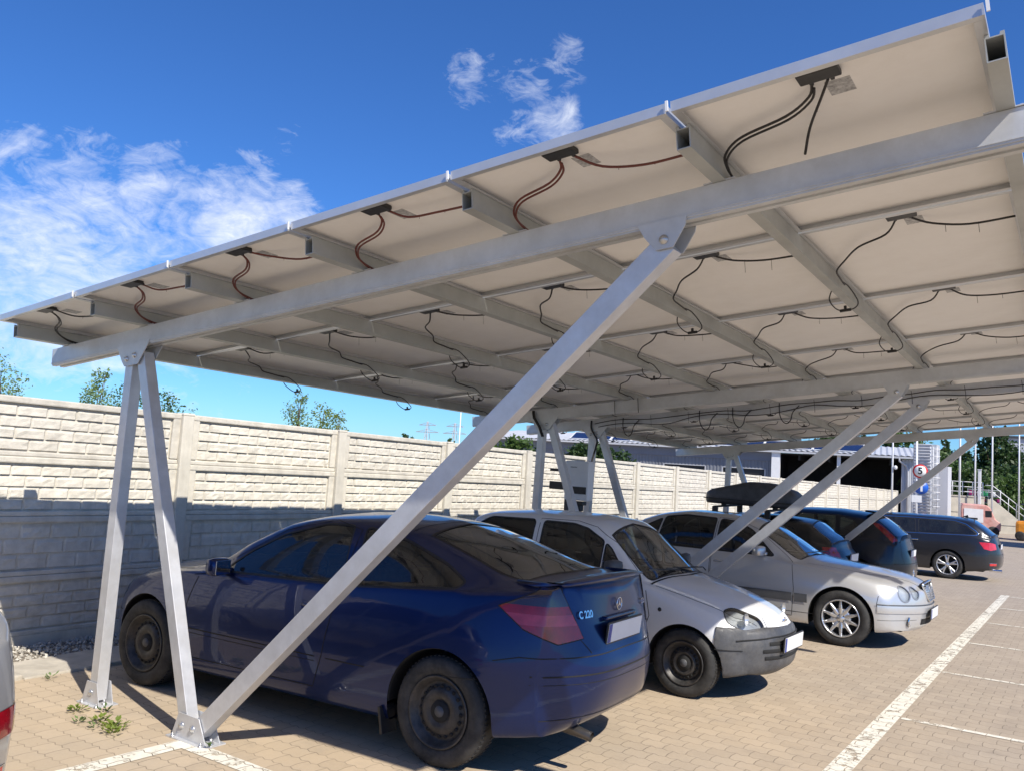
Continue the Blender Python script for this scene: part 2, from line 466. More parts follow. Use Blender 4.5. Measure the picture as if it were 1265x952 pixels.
def interior(S,root,W,cabin,lhd=True,light=False):
    # cabin=(u_dash,u_front_seat,u_rear_seat,z_seat,u_end)
    FO=S['FO']; ud,uf,ur,zs,ue=cabin
    sm=mt['seat']
    tub=MB(); tub.box((FO-(ud+ue)/2-.02,0,.34),(ue-ud-.05,2*W-.34,.06)); tub.build('cabin_floor',mt['interior'],root)
    da=MB(); da.box((FO-ud-.12,0,.74),(.32,2*W-.30,.26),bev=.08); da.box((FO-ud+.02,0,.84),(.34,2*W-.36,.05),bev=.02); da.box((FO-ud-.2,.36 if lhd else -.36,.88),(.16,.34,.10),bev=.04)
    da.build('dashboard',mt['interior'],root)
    st=MB(); sy=.36 if lhd else -.36
    m=Matrix.Rotation(R_(62),3,'Y')
    n=28; pts=[Vector((FO-ud-.40,sy,.90))+m@Vector((.185*math.cos(2*math.pi*k/n),.185*math.sin(2*math.pi*k/n),0)) for k in range(n+1)]
    st.tube(pts,.015,8,False); c=Vector((FO-ud-.40,sy,.90))
    for a in (0,120,240): st.tube([c,c+m@Vector((.18*math.cos(R_(a)),.18*math.sin(R_(a)),0))],.014,6)
    st.tube([c,c+Vector((.22,0,-.06))],.03,8)
    st.build('steering_wheel',mt['black'],root)
    for sy in (.36,-.36):
        s=MB(); s.box((FO-uf,sy,zs),(.50,.48,.16),bev=.06)
        m=Matrix.Rotation(R_(-14),3,'Y'); s.box((FO-uf-.30,sy,zs+.32),(.14,.46,.58),m,bev=.06); s.box((FO-uf-.40,sy,zs+.70),(.09,.26,.18),m,bev=.04)
        s.build('seat',sm,root)
    s=MB(); s.box((FO-ur,0,zs),(.46,2*W-.5,.16),bev=.06); m=Matrix.Rotation(R_(-18),3,'Y'); s.box((FO-ur-.28,0,zs+.28),(.12,2*W-.5,.52),m,bev=.05)
    for sy in (.34,-.34): s.box((FO-ur-.38,sy,zs+.60),(.07,.24,.14),m,bev=.03)
    s.build('rear_seat',sm,root)
def mirror_part(root,S,u,z,y,mat,sg,cols=True):
    m=MB(); FO=S['FO']
    m.box((FO-u,sg*(y+.10),z),(.10,.19,.125),Matrix.Rotation(R_(sg*12),3,'Z'),bev=.045)
    m.box((FO-u+.03,sg*(y-.01),z-.035),(.07,.10,.04),bev=.015)
    o=m.build('side_mirror',mat,root)
    for p in o.data.polygons: p.use_smooth=True
    g=MB(); g.box((FO-u-.052,sg*(y+.10),z),(.006,.155,.095),Matrix.Rotation(R_(sg*12),3,'Z'),bev=.002); g.build('mirror_glass',mt['chrome'],o)
def lettering(sh,root,t,y,z,s,off=.004):
    s*=.9
    c=sh.cast((-6,y,z),(1,0,0)); n=sh.nrm(c); X=Vector((0,0,1)).cross(n).normalized(); Y=n.cross(X)
    return text_mesh(t,s,mt['chrome'],'model_lettering',root,c+n*off,Matrix((X,Y,n)).transposed().to_euler(),.0015,.0016)
def plate(root,S,x,z,tilt,w=.52,h=.114,face=1,y=0):
    # face 1 = rear(-x local), -1 = front
    d=-1 if face==1 else 1
    b=MB(); rt=Matrix.Rotation(R_(tilt),3,'Y')
    b.box((x,y,z),(.012,w+.02,h+.02),rt,bev=.004); o=b.build('licence_plate',mt['black'],root)
    p=MB(); p.box((x+d*.0075,y,z),(.004,w,h),rt,bev=.0015); p.build('plate_face',mt['plate'],o)
    e=MB(); e.box((x+d*.0105,y+(w/2-.02)*(1 if face==1 else -1),z),(.002,.04,h-.004),rt); e.build('country_strip',mt['euro'],o)
def finish(sh,S,paintm,arch=True):
    root=sh.parent; FO=sh.FO; W=max(k[1] for k in S['wmax'])
    # wheel arches
    ra=S.get('ra',.36); rz=S.get('r',.315); xs=[0,-S['WB']]
    for ax in xs:
        cx_=ax; n=22
        pts=[Vector((cx_+ra*math.cos(math.pi*k/n),0,rz+ra*math.sin(math.pi*k/n))) for k in range(n+1)]+[Vector((cx_-ra,0,-.1)),Vector((cx_+ra,0,-.1))]
        sh.cut(pts,(0,1,0),lambda c,nn:abs(c.y)>W*.62 and c.z<rz+ra+.03,extract=False)
        for sg in (1,-1):
            li=MB(); vs=[];fs=[]
            for k in range(n+1):
                a=math.pi*k/n
                X=cx_+(ra)*math.cos(a); Z=rz+(ra)*math.sin(a)
                c=sh.cast((X,sg*2,Z),(0,-sg,0)); yo=(abs(c.y)-.004) if c is not None else W-.04
                for yy,rr in ((yo,ra),(yo-.012,ra-.006),(yo-.02,ra+.005),(W-.34,ra+.01)):
                    vs.append((cx_+rr*math.cos(a),sg*yy,rz+rr*math.sin(a)))
            for yy in (W-.02,W-.34): pass
            for k in range(n):
                for j in range(3): fs.append((4*k+j,4*k+j+1,4*k+j+5,4*k+j+4))
            c0=len(vs); vs.append((cx_,sg*(W-.34),rz))
            for k in range(n): fs.append((4*k+3,4*k+7,c0))
            li.add(vs,fs,True); li.build('wheel_arch_liner',mt['blackdull'],root)
    # underbody
    L_=S['zt'][-1][0]
    ub=MB(); ub.box((FO-L_/2,0,.235),(L_-.5,2*W-.75,.05)); ub.box((-S['WB']/2,0,.235),(S['WB']-2*ra-.06,2*W-.12,.06)); ub.build('underbody',mt['blackdull'],root)
    body=sh.bm.copy()
    b=sh.out(body,'body',paintm)
    # cabin lining: inner skin of the same panels
    ln=sh.bm.copy()
    bmesh.ops.delete(ln,geom=[f for f in ln.faces if f.calc_center_median().z<S.get('linz',.78)],context='FACES')
    if len(ln.faces):
        o=sh.out(ln,'cabin_lining',mt['lining'],off=-.022)
    sh.bm.free()
    return b
def window(sh,poly,sg,mat,seal=.014,name='side_window'):
    out=grow(poly,seal)
    pr=lambda c,n:(c.y*sg>.2 and n.y*sg>.25)
    sb=sh.cut(sh.side(out),(0,1,0),pr)
    if not len(sb.faces): return None
    gl=sh.cut(sh.side(poly),(0,1,0),lambda c,n:True,bm=sb)
    g=sh.out(gl,name,mat,off=-.004)
    o=sh.out(sb,'window_seal',mt['rubber'],off=0,parent=g)
    return g
def screen(sh,poly,mat,pred,name,seal=.02):
    out=grow(poly,seal)
    sb=sh.cut(sh.top(out),(0,0,1),pred)
    gl=sh.cut(sh.top(poly),(0,0,1),lambda c,n:True,bm=sb)
    g=sh.out(gl,name,mat,off=-.003)
    sh.out(sb,'window_seal',mt['rubber'],off=.001,parent=g)
    return g
def wiper(root,S,u,y0,y1,z0,z1):
    FO=S['FO']; m=MB()
    m.tube([(FO-u+.03,y0,z0-.02),(FO-u,y0,z0+.01),(FO-u-.02,(y0+y1)/2,(z0+z1)/2+.012),(FO-u-.05,y1,z1+.012)],.006,6)
    m.bar((FO-u-.03,y0-(y0-y1)*.1,z0+.012),(FO-u-.05,y1-(y1-y0)*-.25,z1+.012),.008,.012)
    m.build('wiper',mt['black'],root)
def arches(sh,S):
    W=max(k[1] for k in S['wmax']); ra=S.get('ra',.36); rz=S.get('r',.315); n=22
    for cx_ in (0,-S['WB']):
        pts=[Vector((cx_+ra*math.cos(math.pi*k/n),0,rz+ra*math.sin(math.pi*k/n))) for k in range(n+1)]+[Vector((cx_-ra,0,-.1)),Vector((cx_+ra,0,-.1))]
        sh.cut(pts,(0,1,0),lambda c,nn:abs(c.y)>W*.62 and c.z<rz+ra+.03,extract=False)
RX=Matrix(((0,0,-1),(-1,0,0),(0,1,0))).to_euler()   # text on a tail
FXM=Matrix(((0,0,1),(1,0,0),(0,1,0))).to_euler()    # text on a nose
def car_root(name,x,y,yaw,label,group='cars parked under the solar carport'):
    o=empty(name,(0,0,0),label,'car',group)
    n=Vector((-GSX,-GSY,1)).normalized()
    q=Vector((0,0,1)).rotation_difference(n)
    o.rotation_euler=(q.to_matrix()@Matrix.Rotation(yaw,3,'Z')).to_euler()
    o.location=(x,y,gz(x,y)); return o
def lamp_body(sh,pts,d,pred,name,depth=.05,lens=None,bowl=None,bulbs=()):
    nb=sh.cut(pts,d,pred)
    if nb is None or not len(nb.faces): return None
    bw=nb.copy(); 
    o=sh.out(nb,name,lens or mt['lens'],off=.002)
    sh.out(bw,'reflector',bowl or mt['chrome'],off=-depth,parent=o)
    for (c,r,mat) in bulbs:
        m=MB(); m.lathe([(r,0),(r*.92,-.012),(r*.5,-.03),(0,-.035)],24,axis='x'); q=m.build('lamp_bowl',mat,o,loc=c)
    return o
def gaps(sh,root,mb,w=None):
    if mb.f: 
        o=mb.build('panel_gap',mt['blackdull'],root,fix=False); return o
def star(root,S,c,r,rot):
    m=MB(); n=28; m.tube([(r*math.cos(2*math.pi*k/n),r*math.sin(2*math.pi*k/n),0) for k in range(n+1)],r*.09,6,False)
    for a in (90,210,330):
        m.prism([(0,0),(r*.14*math.cos(R_(a+60)),r*.14*math.sin(R_(a+60))),(r*math.cos(R_(a)),r*math.sin(R_(a))),(r*.14*math.cos(R_(a-60)),r*.14*math.sin(R_(a-60)))],-.002,.003,lambda a_,b_,d_:(a_,b_,d_))
    o=m.build('star_emblem',mt['chrome'],root,loc=c); o.rotation_euler=rot; return o
# ---------------------------------------------------------------- blue coupe
def blue_coupe():
    root=car_root('parked_car',-1.365,1.335,math.pi+.069,'dark blue three door coupe on black steel wheels, nearest car under the carport')
    S=dict(FO=.76,WB=2.715,r=.315,ra=.365,zmid=.60,
     zt=[(.06,.67),(.15,.745),(.4,.85),(.7,.91),(1.0,.95),(1.19,.985),(1.58,1.195),(1.92,1.335),(2.25,1.39),(2.6,1.406),(2.95,1.388),(3.3,1.32),(3.7,1.205),(3.96,1.12),(4.02,1.105),(4.12,1.115),(4.20,1.125)],
     belt=[(.06,.61),(.4,.755),(.9,.865),(1.4,.905),(2.5,.945),(3.3,.985),(3.8,1.02),(4.1,1.06),(4.2,1.07)],
     crown=[(.06,.05),(1.1,.045),(1.7,.05),(2.4,.055),(3.1,.07),(3.7,.08),(4.0,.025),(4.2,.03)],
     wmax=[(.06,.64),(.2,.75),(.5,.83),(.9,.86),(1.5,.864),(3.3,.864),(3.8,.855),(4.08,.81),(4.2,.765)],
     wbelt=[(.06,.58),(.2,.68),(.5,.755),(.9,.79),(1.5,.80),(3,.805),(3.7,.775),(4.1,.71),(4.2,.68)],
     wroof=[(.06,.48),(.5,.62),(1.1,.69),(1.22,.69),(1.9,.59),(2.5,.565),(3.2,.57),(3.8,.61),(4.05,.60),(4.2,.60)],
     skew=[(.06,.16),(.5,.06),(1.0,.10),(1.4,.14),(2.2,.06),(2.7,0),(3.3,-.05),(3.8,-.09),(4.2,-.12)],
     zb=[(.06,.22),(.5,.2),(1,.20),(3.4,.20),(3.8,.22),(4.2,.27)],
     front=[(.10,.22),(.02,.30),(.0,.45),(.03,.58)],
     rear=[(4.16,.27),(4.28,.36),(4.335,.58),(4.25,.80)])
    sh=Shell(S,root); arches(sh,S)
    P=paint('blue_metallic_paint',(.001,.014,.085),.65,.34,.04,(.03,.035,.055),.6)
    W=.864
    for sg in (1,-1):
        window(sh,rnd([(1.50,.930),(2.62,.955),(2.54,1.315),(2.30,1.31),(1.94,1.21),(1.69,1.075)],.03),sg,mt['glassmid'])
        window(sh,rnd([(2.74,.962),(3.50,1.03),(3.54,1.06),(3.36,1.145),(3.02,1.255),(2.66,1.315)],.03),sg,mt['glassmid'],name='quarter_window')
    screen(sh,rnd([(1.28,-.66),(1.21,0),(1.28,.66),(2.00,.535),(1.92,0),(2.00,-.535)],.04),mt['glass'],lambda c,n:n.z>.2 and c.z>.9,'windscreen')
    screen(sh,rnd([(3.06,-.50),(3.10,0),(3.06,.50),(3.88,.585),(3.93,0),(3.88,-.585)],.05),mt['glassmid'],lambda c,n:n.z>.2 and c.z>1.0,'rear_window')
    # tail lamps
    for sg in (1,-1):
        d=(-.6,sg*.8,0)
        pts=sh.p3([(3.86,sg*.84,.965),(4.12,sg*.72,1.09),(4.16,sg*.66,1.085),(4.27,sg*.545,.80),(4.18,sg*.70,.775),(4.02,sg*.82,.85)])
        nb=sh.cut(pts,d,lambda c,n:c.y*sg>.3 and c.x<-2.6 and n.dot(Vector(d))>0)
        dn=sh.cut([Vector((-5,0,.99)),Vector((0,0,.965)),Vector((0,0,1.4)),Vector((-5,0,1.4))],(0,1,0),lambda c,n:True,bm=nb)
        bn=sh.cut([Vector((-5,0,.875)),Vector((0,0,.875)),Vector((0,0,.935)),Vector((-5,0,.935))],(0,1,0),lambda c,n:True,bm=nb)
        o=sh.out(nb,'tail_lamp',mt['redlens'],off=.004); sh.out(bn,'lamp_band',mt['redband'],off=.004,parent=o); sh.out(dn,'lamp_cover',mt['smokelens'],off=.004,parent=o)
        fl=MB(); fl=sh.ribbon([(.76-u,y*1,z) for u,y,z in [(3.90,sg*2.2,.895),(4.24,sg*2.0,.875)]],(0,-sg,0),w=.03,off=.0055,n=8); 
        bd=MB()
        for i in range(6): sh.ribbon([p+Vector(d)*2 for p in (pts[i],pts[(i+1)%6])],(-Vector(d)),w=.006,off=.004,n=8,mb=bd)
        bd.build('lamp_gap',mt['blackdull'],o,fix=False)
        pts=sh.p3([(.10,sg*.60,.66),(.34,sg*.74,.70),(.40,sg*.76,.66),(.22,sg*.74,.55),(.06,sg*.5,.54)])
        lamp_body(sh,pts,(.7,sg*.7,0),lambda c,n:c.y*sg>.2 and c.x>.2 and n.dot(Vector((.7,sg*.7,0)))>0,'headlight')
    g=MB()
    doorp=[(1.27,.86),(1.21,.60),(1.27,.30),(2.50,.30),(2.56,.50),(2.63,.90)]
    for sg in (1,-1):
        nb=sh.cut(sh.side(doorp+[(1.6,.895)]),(0,1,0),lambda c,n:c.y*sg>.3)
        dr=sh.out(nb,'door',P)
        sh.sribbon(doorp,sg,mb=g,n=12); sh.sribbon([(2.63,.90),(2.62,1.30),(2.35,1.345),(1.94,1.245),(1.52,1.0)],sg,mb=g,n=8)
        h=MB(); h.tube([(.76-2.36,sg*.862,.80),(.76-2.40,sg*.885,.805),(.76-2.50,sg*.885,.81),(.76-2.55,sg*.862,.812)],.010,8)
        h.lathe([(0,0),(.035,0),(.045,-.004)],20,c=(.76-2.45,sg*.862-0*sg,.80)) 
        h.build('door_handle',P,dr)
        sh.sribbon([(3.50,.53),(3.72,.545)],sg,mb=g); sh.sribbon([(1.2,.50),(2.5,.49)],sg,mb=g,w=.008); sh.sribbon([(1.2,.47),(2.5,.46)],sg,mb=g,w=.004)
        sh.sribbon([(2.6,.49),(2.92,.49)],sg,mb=g,w=.008)
        sh.sribbon([(.25,.52),(.42,.52)],sg,mb=g)
        sh.sribbon([(3.83,.665),(3.98,.70),(4.10,.70)],sg,mb=g); sh.sribbon([(1.22,.87),(1.36,.89),(1.45,.92)],sg,mb=g)
        mirror_part(root,S,1.57,.965,.80,P,sg)
    # bumpers
    nb=sh.cut(sh.side([(3.70,-.2),(3.70,.66),(4.02,.695),(4.5,.70),(4.5,-.2)]),(0,1,0),lambda c,n:True)
    bp=sh.out(nb,'rear_bumper',P)
    nb=sh.cut(sh.side([(-.2,-.2),(-.2,.53),(.44,.53),(.44,-.2)]),(0,1,0),lambda c,n:True)
    sh.out(nb,'front_bumper',P)
    X=-6
    rr=lambda poly,**k: sh.ribbon([Vector((X,y,z)) for y,z in poly],(1,0,0),mb=g,**k)
    rr([(-.80,.70),(.80,.70)],n=30,w=.007)
    rr([(.60,1.085),(.60,1.04),(.52,.80),(.44,.715)],n=8); rr([(-.60,1.085),(-.60,1.04),(-.52,.80),(-.44,.715)],n=8)
    rr([(-.78,.60),(.78,.60)],n=30,w=.009,off=.002); rr([(-.78,.555),(.78,.555)],n=30,w=.004)
    rr([(-.74,.36),(.74,.36)],n=30,w=.005)
    rt=lambda poly,**k: sh.ribbon([Vector((.76-u,y,3)) for u,y in poly],(0,0,-1),mb=g,**k)
    rt([(3.0,-.56),(3.03,0),(3.0,.56)],n=14); rt([(4.0,-.64),(4.04,0),(4.0,.64)],n=14,w=.008)
    rt([(.2,-.56),(.6,-.66),(1.12,-.73)],n=14); rt([(.2,.56),(.6,.66),(1.12,.73)],n=14); rt([(1.14,-.72),(1.07,0),(1.14,.72)],n=14)
    gaps(sh,root,g)
    # spoiler lip
    sp=MB(); vs=[]; n=24; fs=[]
    for i in range(n+1):
        y=-.64+1.28*i/n; c=sh.cast((.76-4.13-.0+abs(y)**2*.12,y,3),(0,0,-1)) or Vector((.76-4.13,y,1.1)); e=sh.cast((-6,y,1.09),(1,0,0)) or Vector((-3.4,y,1.09))
        vs+=[(c.x+.05,y,c.z+.000),(c.x-.02,y,c.z+.020),(e.x-.030,y,1.128-abs(y)**2*.05),(e.x-.030,y,1.112-abs(y)**2*.05),(e.x+.01,y,1.085)]
    for i in range(n):
        for j in range(4): fs.append((5*i+j,5*i+j+1,5*i+j+6,5*i+j+5))
    fs.append((0,1,2,3,4)); fs.append(tuple(5*n+j for j in range(5)))
    sp.add(vs,fs,True); sp.build('spoiler',P,root)
    c=sh.cast((-6,0,.80),(1,0,0)); plate(root,S,c.x-.030,.805,-7,face=1)
    pr=MB(); pr.box((c.x+.015,0,.885),(.055,.46,.026),bev=.009); pr.build('plate_trim',P,root)
    lettering(sh,root,'C 220',.44,.925,.066,.010); lettering(sh,root,'CDI',-.46,.925,.055,.010)
    c=sh.cast((-6,0,.955),(1,0,0)); star(root,S,(c.x-.016,0,.955),.038,RX)
    ex=MB(); ex.tube([(.76-3.9,.40,.27),(.76-4.15,.40,.26),(.76-4.27,.40,.235)],[.026,.028,.029],14,False); ex.tube([(.76-3.9,.40,.27),(.76-4.265,.40,.235)],[.022,.025],12,False); ex.build('exhaust_pipe',mt['exh'],root)
    for sg in(1,-1): ft=MB(); ft.box((.76-3.08,sg*.80,.20),(.02,.14,.16),Matrix.Rotation(.2,3,'Y'),bev=.005); ft.build('mud_flap',mt['black'],root)
    interior(S,root,W,(1.5,2.35,3.15,.46,3.9))
    finish2(sh,S,P)
    for ax in (0,-2.715):
        for sg in (1,-1): wheel(root,ax,.838,sg,.315,.20,.205,'steel')
    return root
def finish2(sh,S,P):
    # liners + body without cutting again
    sh2cut=sh.cut; 
    sh.cut=lambda *a,**k: None
    b=finish(sh,S,P); return b
# ---------------------------------------------------------------- white city car
def city_car():
    root=car_root('parked_car',1.796,4.12,0,'small silver white hatchback parked between the blue coupe and the silver saloon')
    S=dict(FO=.66,WB=2.2,r=.275,ra=.315,zmid=.52,
     zt=[(.06,.63),(.14,.70),(.30,.77),(.55,.85),(.80,.905),(.98,.945),(1.25,1.14),(1.50,1.335),(1.62,1.385),(1.9,1.415),(2.4,1.42),(2.8,1.40),(3.0,1.36),(3.12,1.22),(3.2,1.0),(3.26,.92)],
     belt=[(.06,.56),(.3,.66),(.7,.80),(1.1,.89),(2.4,.93),(3.26,.86)],
     crown=[(.06,.05),(.5,.06),(1.0,.05),(1.5,.055),(2.8,.06),(3.26,.04)],
     wmax=[(.06,.58),(.14,.65),(.35,.725),(.7,.75),(1.2,.754),(2.8,.754),(3.1,.73),(3.26,.66)],
     wbelt=[(.06,.53),(.14,.59),(.35,.655),(.7,.695),(1.2,.715),(2.8,.71),(3.1,.68),(3.26,.61)],
     wroof=[(.06,.40),(.5,.54),(.98,.63),(1.5,.565),(2.0,.545),(2.8,.54),(3.1,.55),(3.26,.55)],
     skew=[(.06,.17),(.4,.08),(.9,.10),(1.3,.10),(1.9,.02),(2.6,0),(3.0,-.05),(3.26,-.08)],
     zb=[(.06,.24),(.4,.2),(1,.2),(2.8,.2),(3.26,.26)],
     front=[(.09,.22),(.02,.28),(-.005,.42),(.02,.56)],
     rear=[(3.30,.26),(3.34,.34),(3.345,.5),(3.30,.75)])
    sh=Shell(S,root); arches(sh,S)
    P=paint('silver_white_paint',(.74,.75,.76),.15,.36,.22,(.36,.34,.30))
    for sg in (1,-1):
        window(sh,rnd([(1.27,.945),(1.47,.95),(1.47,1.165),(1.42,1.125)],.015),sg,mt['glassmid'],name='vent_window')
        window(sh,rnd([(1.505,.95),(2.16,.965),(2.16,1.32),(1.84,1.318),(1.68,1.285),(1.505,1.19)],.025),sg,mt['glassmid'])
        window(sh,rnd([(2.27,.97),(2.98,.975),(2.93,1.24),(2.80,1.315),(2.27,1.325)],.04),sg,mt['glassdark'],name='rear_side_window')
    screen(sh,rnd([(1.03,-.59),(.96,0),(1.03,.59),(1.545,.49),(1.50,0),(1.545,-.49)],.03),mt['glass'],lambda c,n:n.z>.2 and c.z>.85,'windscreen')
    for sg in (1,-1):
        d=Vector((.8,sg*.6,.1)).normalized()
        pts=sh.p3([(.13,sg*.36,.665),(.22,sg*.50,.735),(.30,sg*.57,.745),(.36,sg*.62,.715),(.33,sg*.66,.66),(.20,sg*.62,.60),(.08,sg*.46,.59),(.05,sg*.36,.61)])
        pts=sh.p3([tuple(p) for p in rnd([(.06,sg*.37,.60),(.12,sg*.36,.67),(.26,sg*.50,.75),(.34,sg*.60,.725),(.30,sg*.66,.64),(.16,sg*.60,.585)],.05,3)])
        o=lamp_body(sh,pts,d,lambda c,n:c.y*sg>.2 and c.x>.2 and n.dot(d)>0,'headlight',depth=.03,bulbs=[((.66-.205,sg*.515,.668),.05,mt['bowl'])],bowl=mt['bowl'])
        bd=MB()
        for i in range(len(pts)): sh.ribbon([p+d*2 for p in (pts[i],pts[(i+1)%len(pts)])],-d,w=.008,off=.003,n=3,mb=bd)
        if o: bd.build('lamp_gap',mt['rubber'],o,fix=False)
    g=MB()
    for sg in (1,-1):
        dp=[(1.10,.86),(1.05,.6),(1.10,.29),(2.16,.29),(2.20,.55),(2.21,.925)]
        nb=sh.cut(sh.side(dp+[(1.4,.90)]),(0,1,0),lambda c,n:c.y*sg>.3); dr=sh.out(nb,'door',P)
        sh.sribbon(dp,sg,mb=g,n=10); sh.sribbon([(2.21,.93),(2.21,1.345),(1.8,1.35),(1.6,1.31),(1.38,1.17),(1.12,.93)],sg,mb=g,n=8)
        h=MB(); h.box((.66-2.08,sg*.748,.80),(.14,.03,.035),bev=.01); h.build('door_handle',mt['black'],dr)
        sh.sribbon([(1.02,.47),(.97,.62),(1.02,.82)],sg,mb=g)
        b=MB(); c=sh.cast((.66-.88,sg*2,.68),(0,-sg,0)); b.lathe([(0,.008),(.014,.006),(.018,0)],14,c=(c.x,abs(c.y),c.z)); 
        q=b.build('side_repeater',mt['black'],root)
        if sg<0: q.scale=(1,-1,1)
        m=mt['trim']; mirror_part(root,S,1.30,.99,.70,m,sg)
    nb=sh.cut(sh.side([(-.3,-.2),(-.3,.585),(.40,.60),(.42,-.2)]),(0,1,0),lambda c,n:True)
    bp=sh.out(nb,'front_bumper',mt['bumper_grey'],off=.012,thick=.012)
    nb=sh.cut(sh.side([(3.0,-.2),(3.0,.52),(3.6,.52),(3.6,-.2)]),(0,1,0),lambda c,n:True); sh.out(nb,'rear_bumper',mt['bumper_grey'])
    # grille panel between the lamps
    fr=lambda poly,mb_,**k: sh.ribbon([Vector((6,y,z)) for y,z in poly],(-1,0,0),mb=mb_,**k)
    gp=MB(); fr([(-.30,.63),(.30,.63)],gp,w=.105,off=.005,n=20); gp.build('nose_panel',mt['nose_white'],root,fix=False)
    em=MB(); c=sh.cast((6,0,.63),(-1,0,0)); 
    em.lathe([(.0,.010),(.022,.008),(.027,0)],20,axis='x',c=(c.x+.006,0,.63)); em.box((c.x+.010,0,.63),(.01,.15,.012),bev=.003); em.box((c.x+.012,0,.63),(.01,.03,.060),bev=.003); em.build('badge',mt['chrome'],root)
    sl=MB()
    for z,w_ in ((.475,.62),(.42,.74),(.365,.70)): fr([(-w_/2-.06,z),(w_/2+.06,z)],sl,w=.032,off=.0135,n=20)
    sl.build('air_intake',mt['blackdull'],root,fix=False)
    rb=MB(); 
    for sg in (1,-1): sh.ribbon([Vector((.66-.40,sg*2,.43)),Vector((.66-.22,sg*2,.425))],(0,-sg,0),w=.006,off=.0135,mb=g)
    fr([(-.62,.50),(-.3,.525),(.3,.525),(.62,.50)],rb,w=.012,off=.015,n=12); rb.build('bumper_crease',mt['blackdull'],root,fix=False)
    c=sh.cast((6,0,.45),(-1,0,0)); plate(root,S,c.x+.026,.465,4,face=-1)
    rt=lambda poly,**k: sh.ribbon([Vector((.66-u,y,3)) for u,y in poly],(0,0,-1),mb=g,**k)
    for sg in (1,-1): rt([(.16,sg*.40),(.30,sg*.535),(.6,sg*.61),(.96,sg*.655)],n=10)
    rt([(1.0,-.66),(.90,0),(1.0,.66)],n=14,w=.02)
    gaps(sh,root,g)
    wiper(root,S,.99,.50,-.10,.95,.965); wiper(root,S,.99,-.05,-.52,.95,.975)
    ant=MB(); ant.tube([(.66-1.62,0,1.385),(.66-1.70,0,1.52)],.003,6); 
    sm=MB(); sm.box((-.66-.30,.30,.0),(.001,.001,.001))
    interior(S,root,.754,(1.12,1.75,2.45,.45,3.0))
    # sun visor mirror + air freshener
    mi=MB(); mi.box((.66-1.62,0,1.22),(.02,.24,.07),bev=.02); mi.tube([(.66-1.60,0,1.26),(.66-1.56,0,1.34)],.006,6); mi.build('rear_view_mirror',mt['black'],root)
    af=MB(); af.box((.66-1.61,0,1.08),(.012,.055,.13),bev=.005); af.tube([(.66-1.61,0,1.14),(.66-1.62,0,1.21)],.002,5); af.build('air_freshener',mt['freshener'],root)
    pa=MB(); pa.box((.66-1.30,-.30,.955),(.14,.12,.012),Matrix.Rotation(-.5,3,'Y')); pa.build('dashboard_sticker',mt['plate'],root)
    finish2(sh,S,P)
    for ax in (0,-2.2):
        for sg in (1,-1): wheel(root,ax,.735,sg,.275,.165,.175,'steel')
    return root
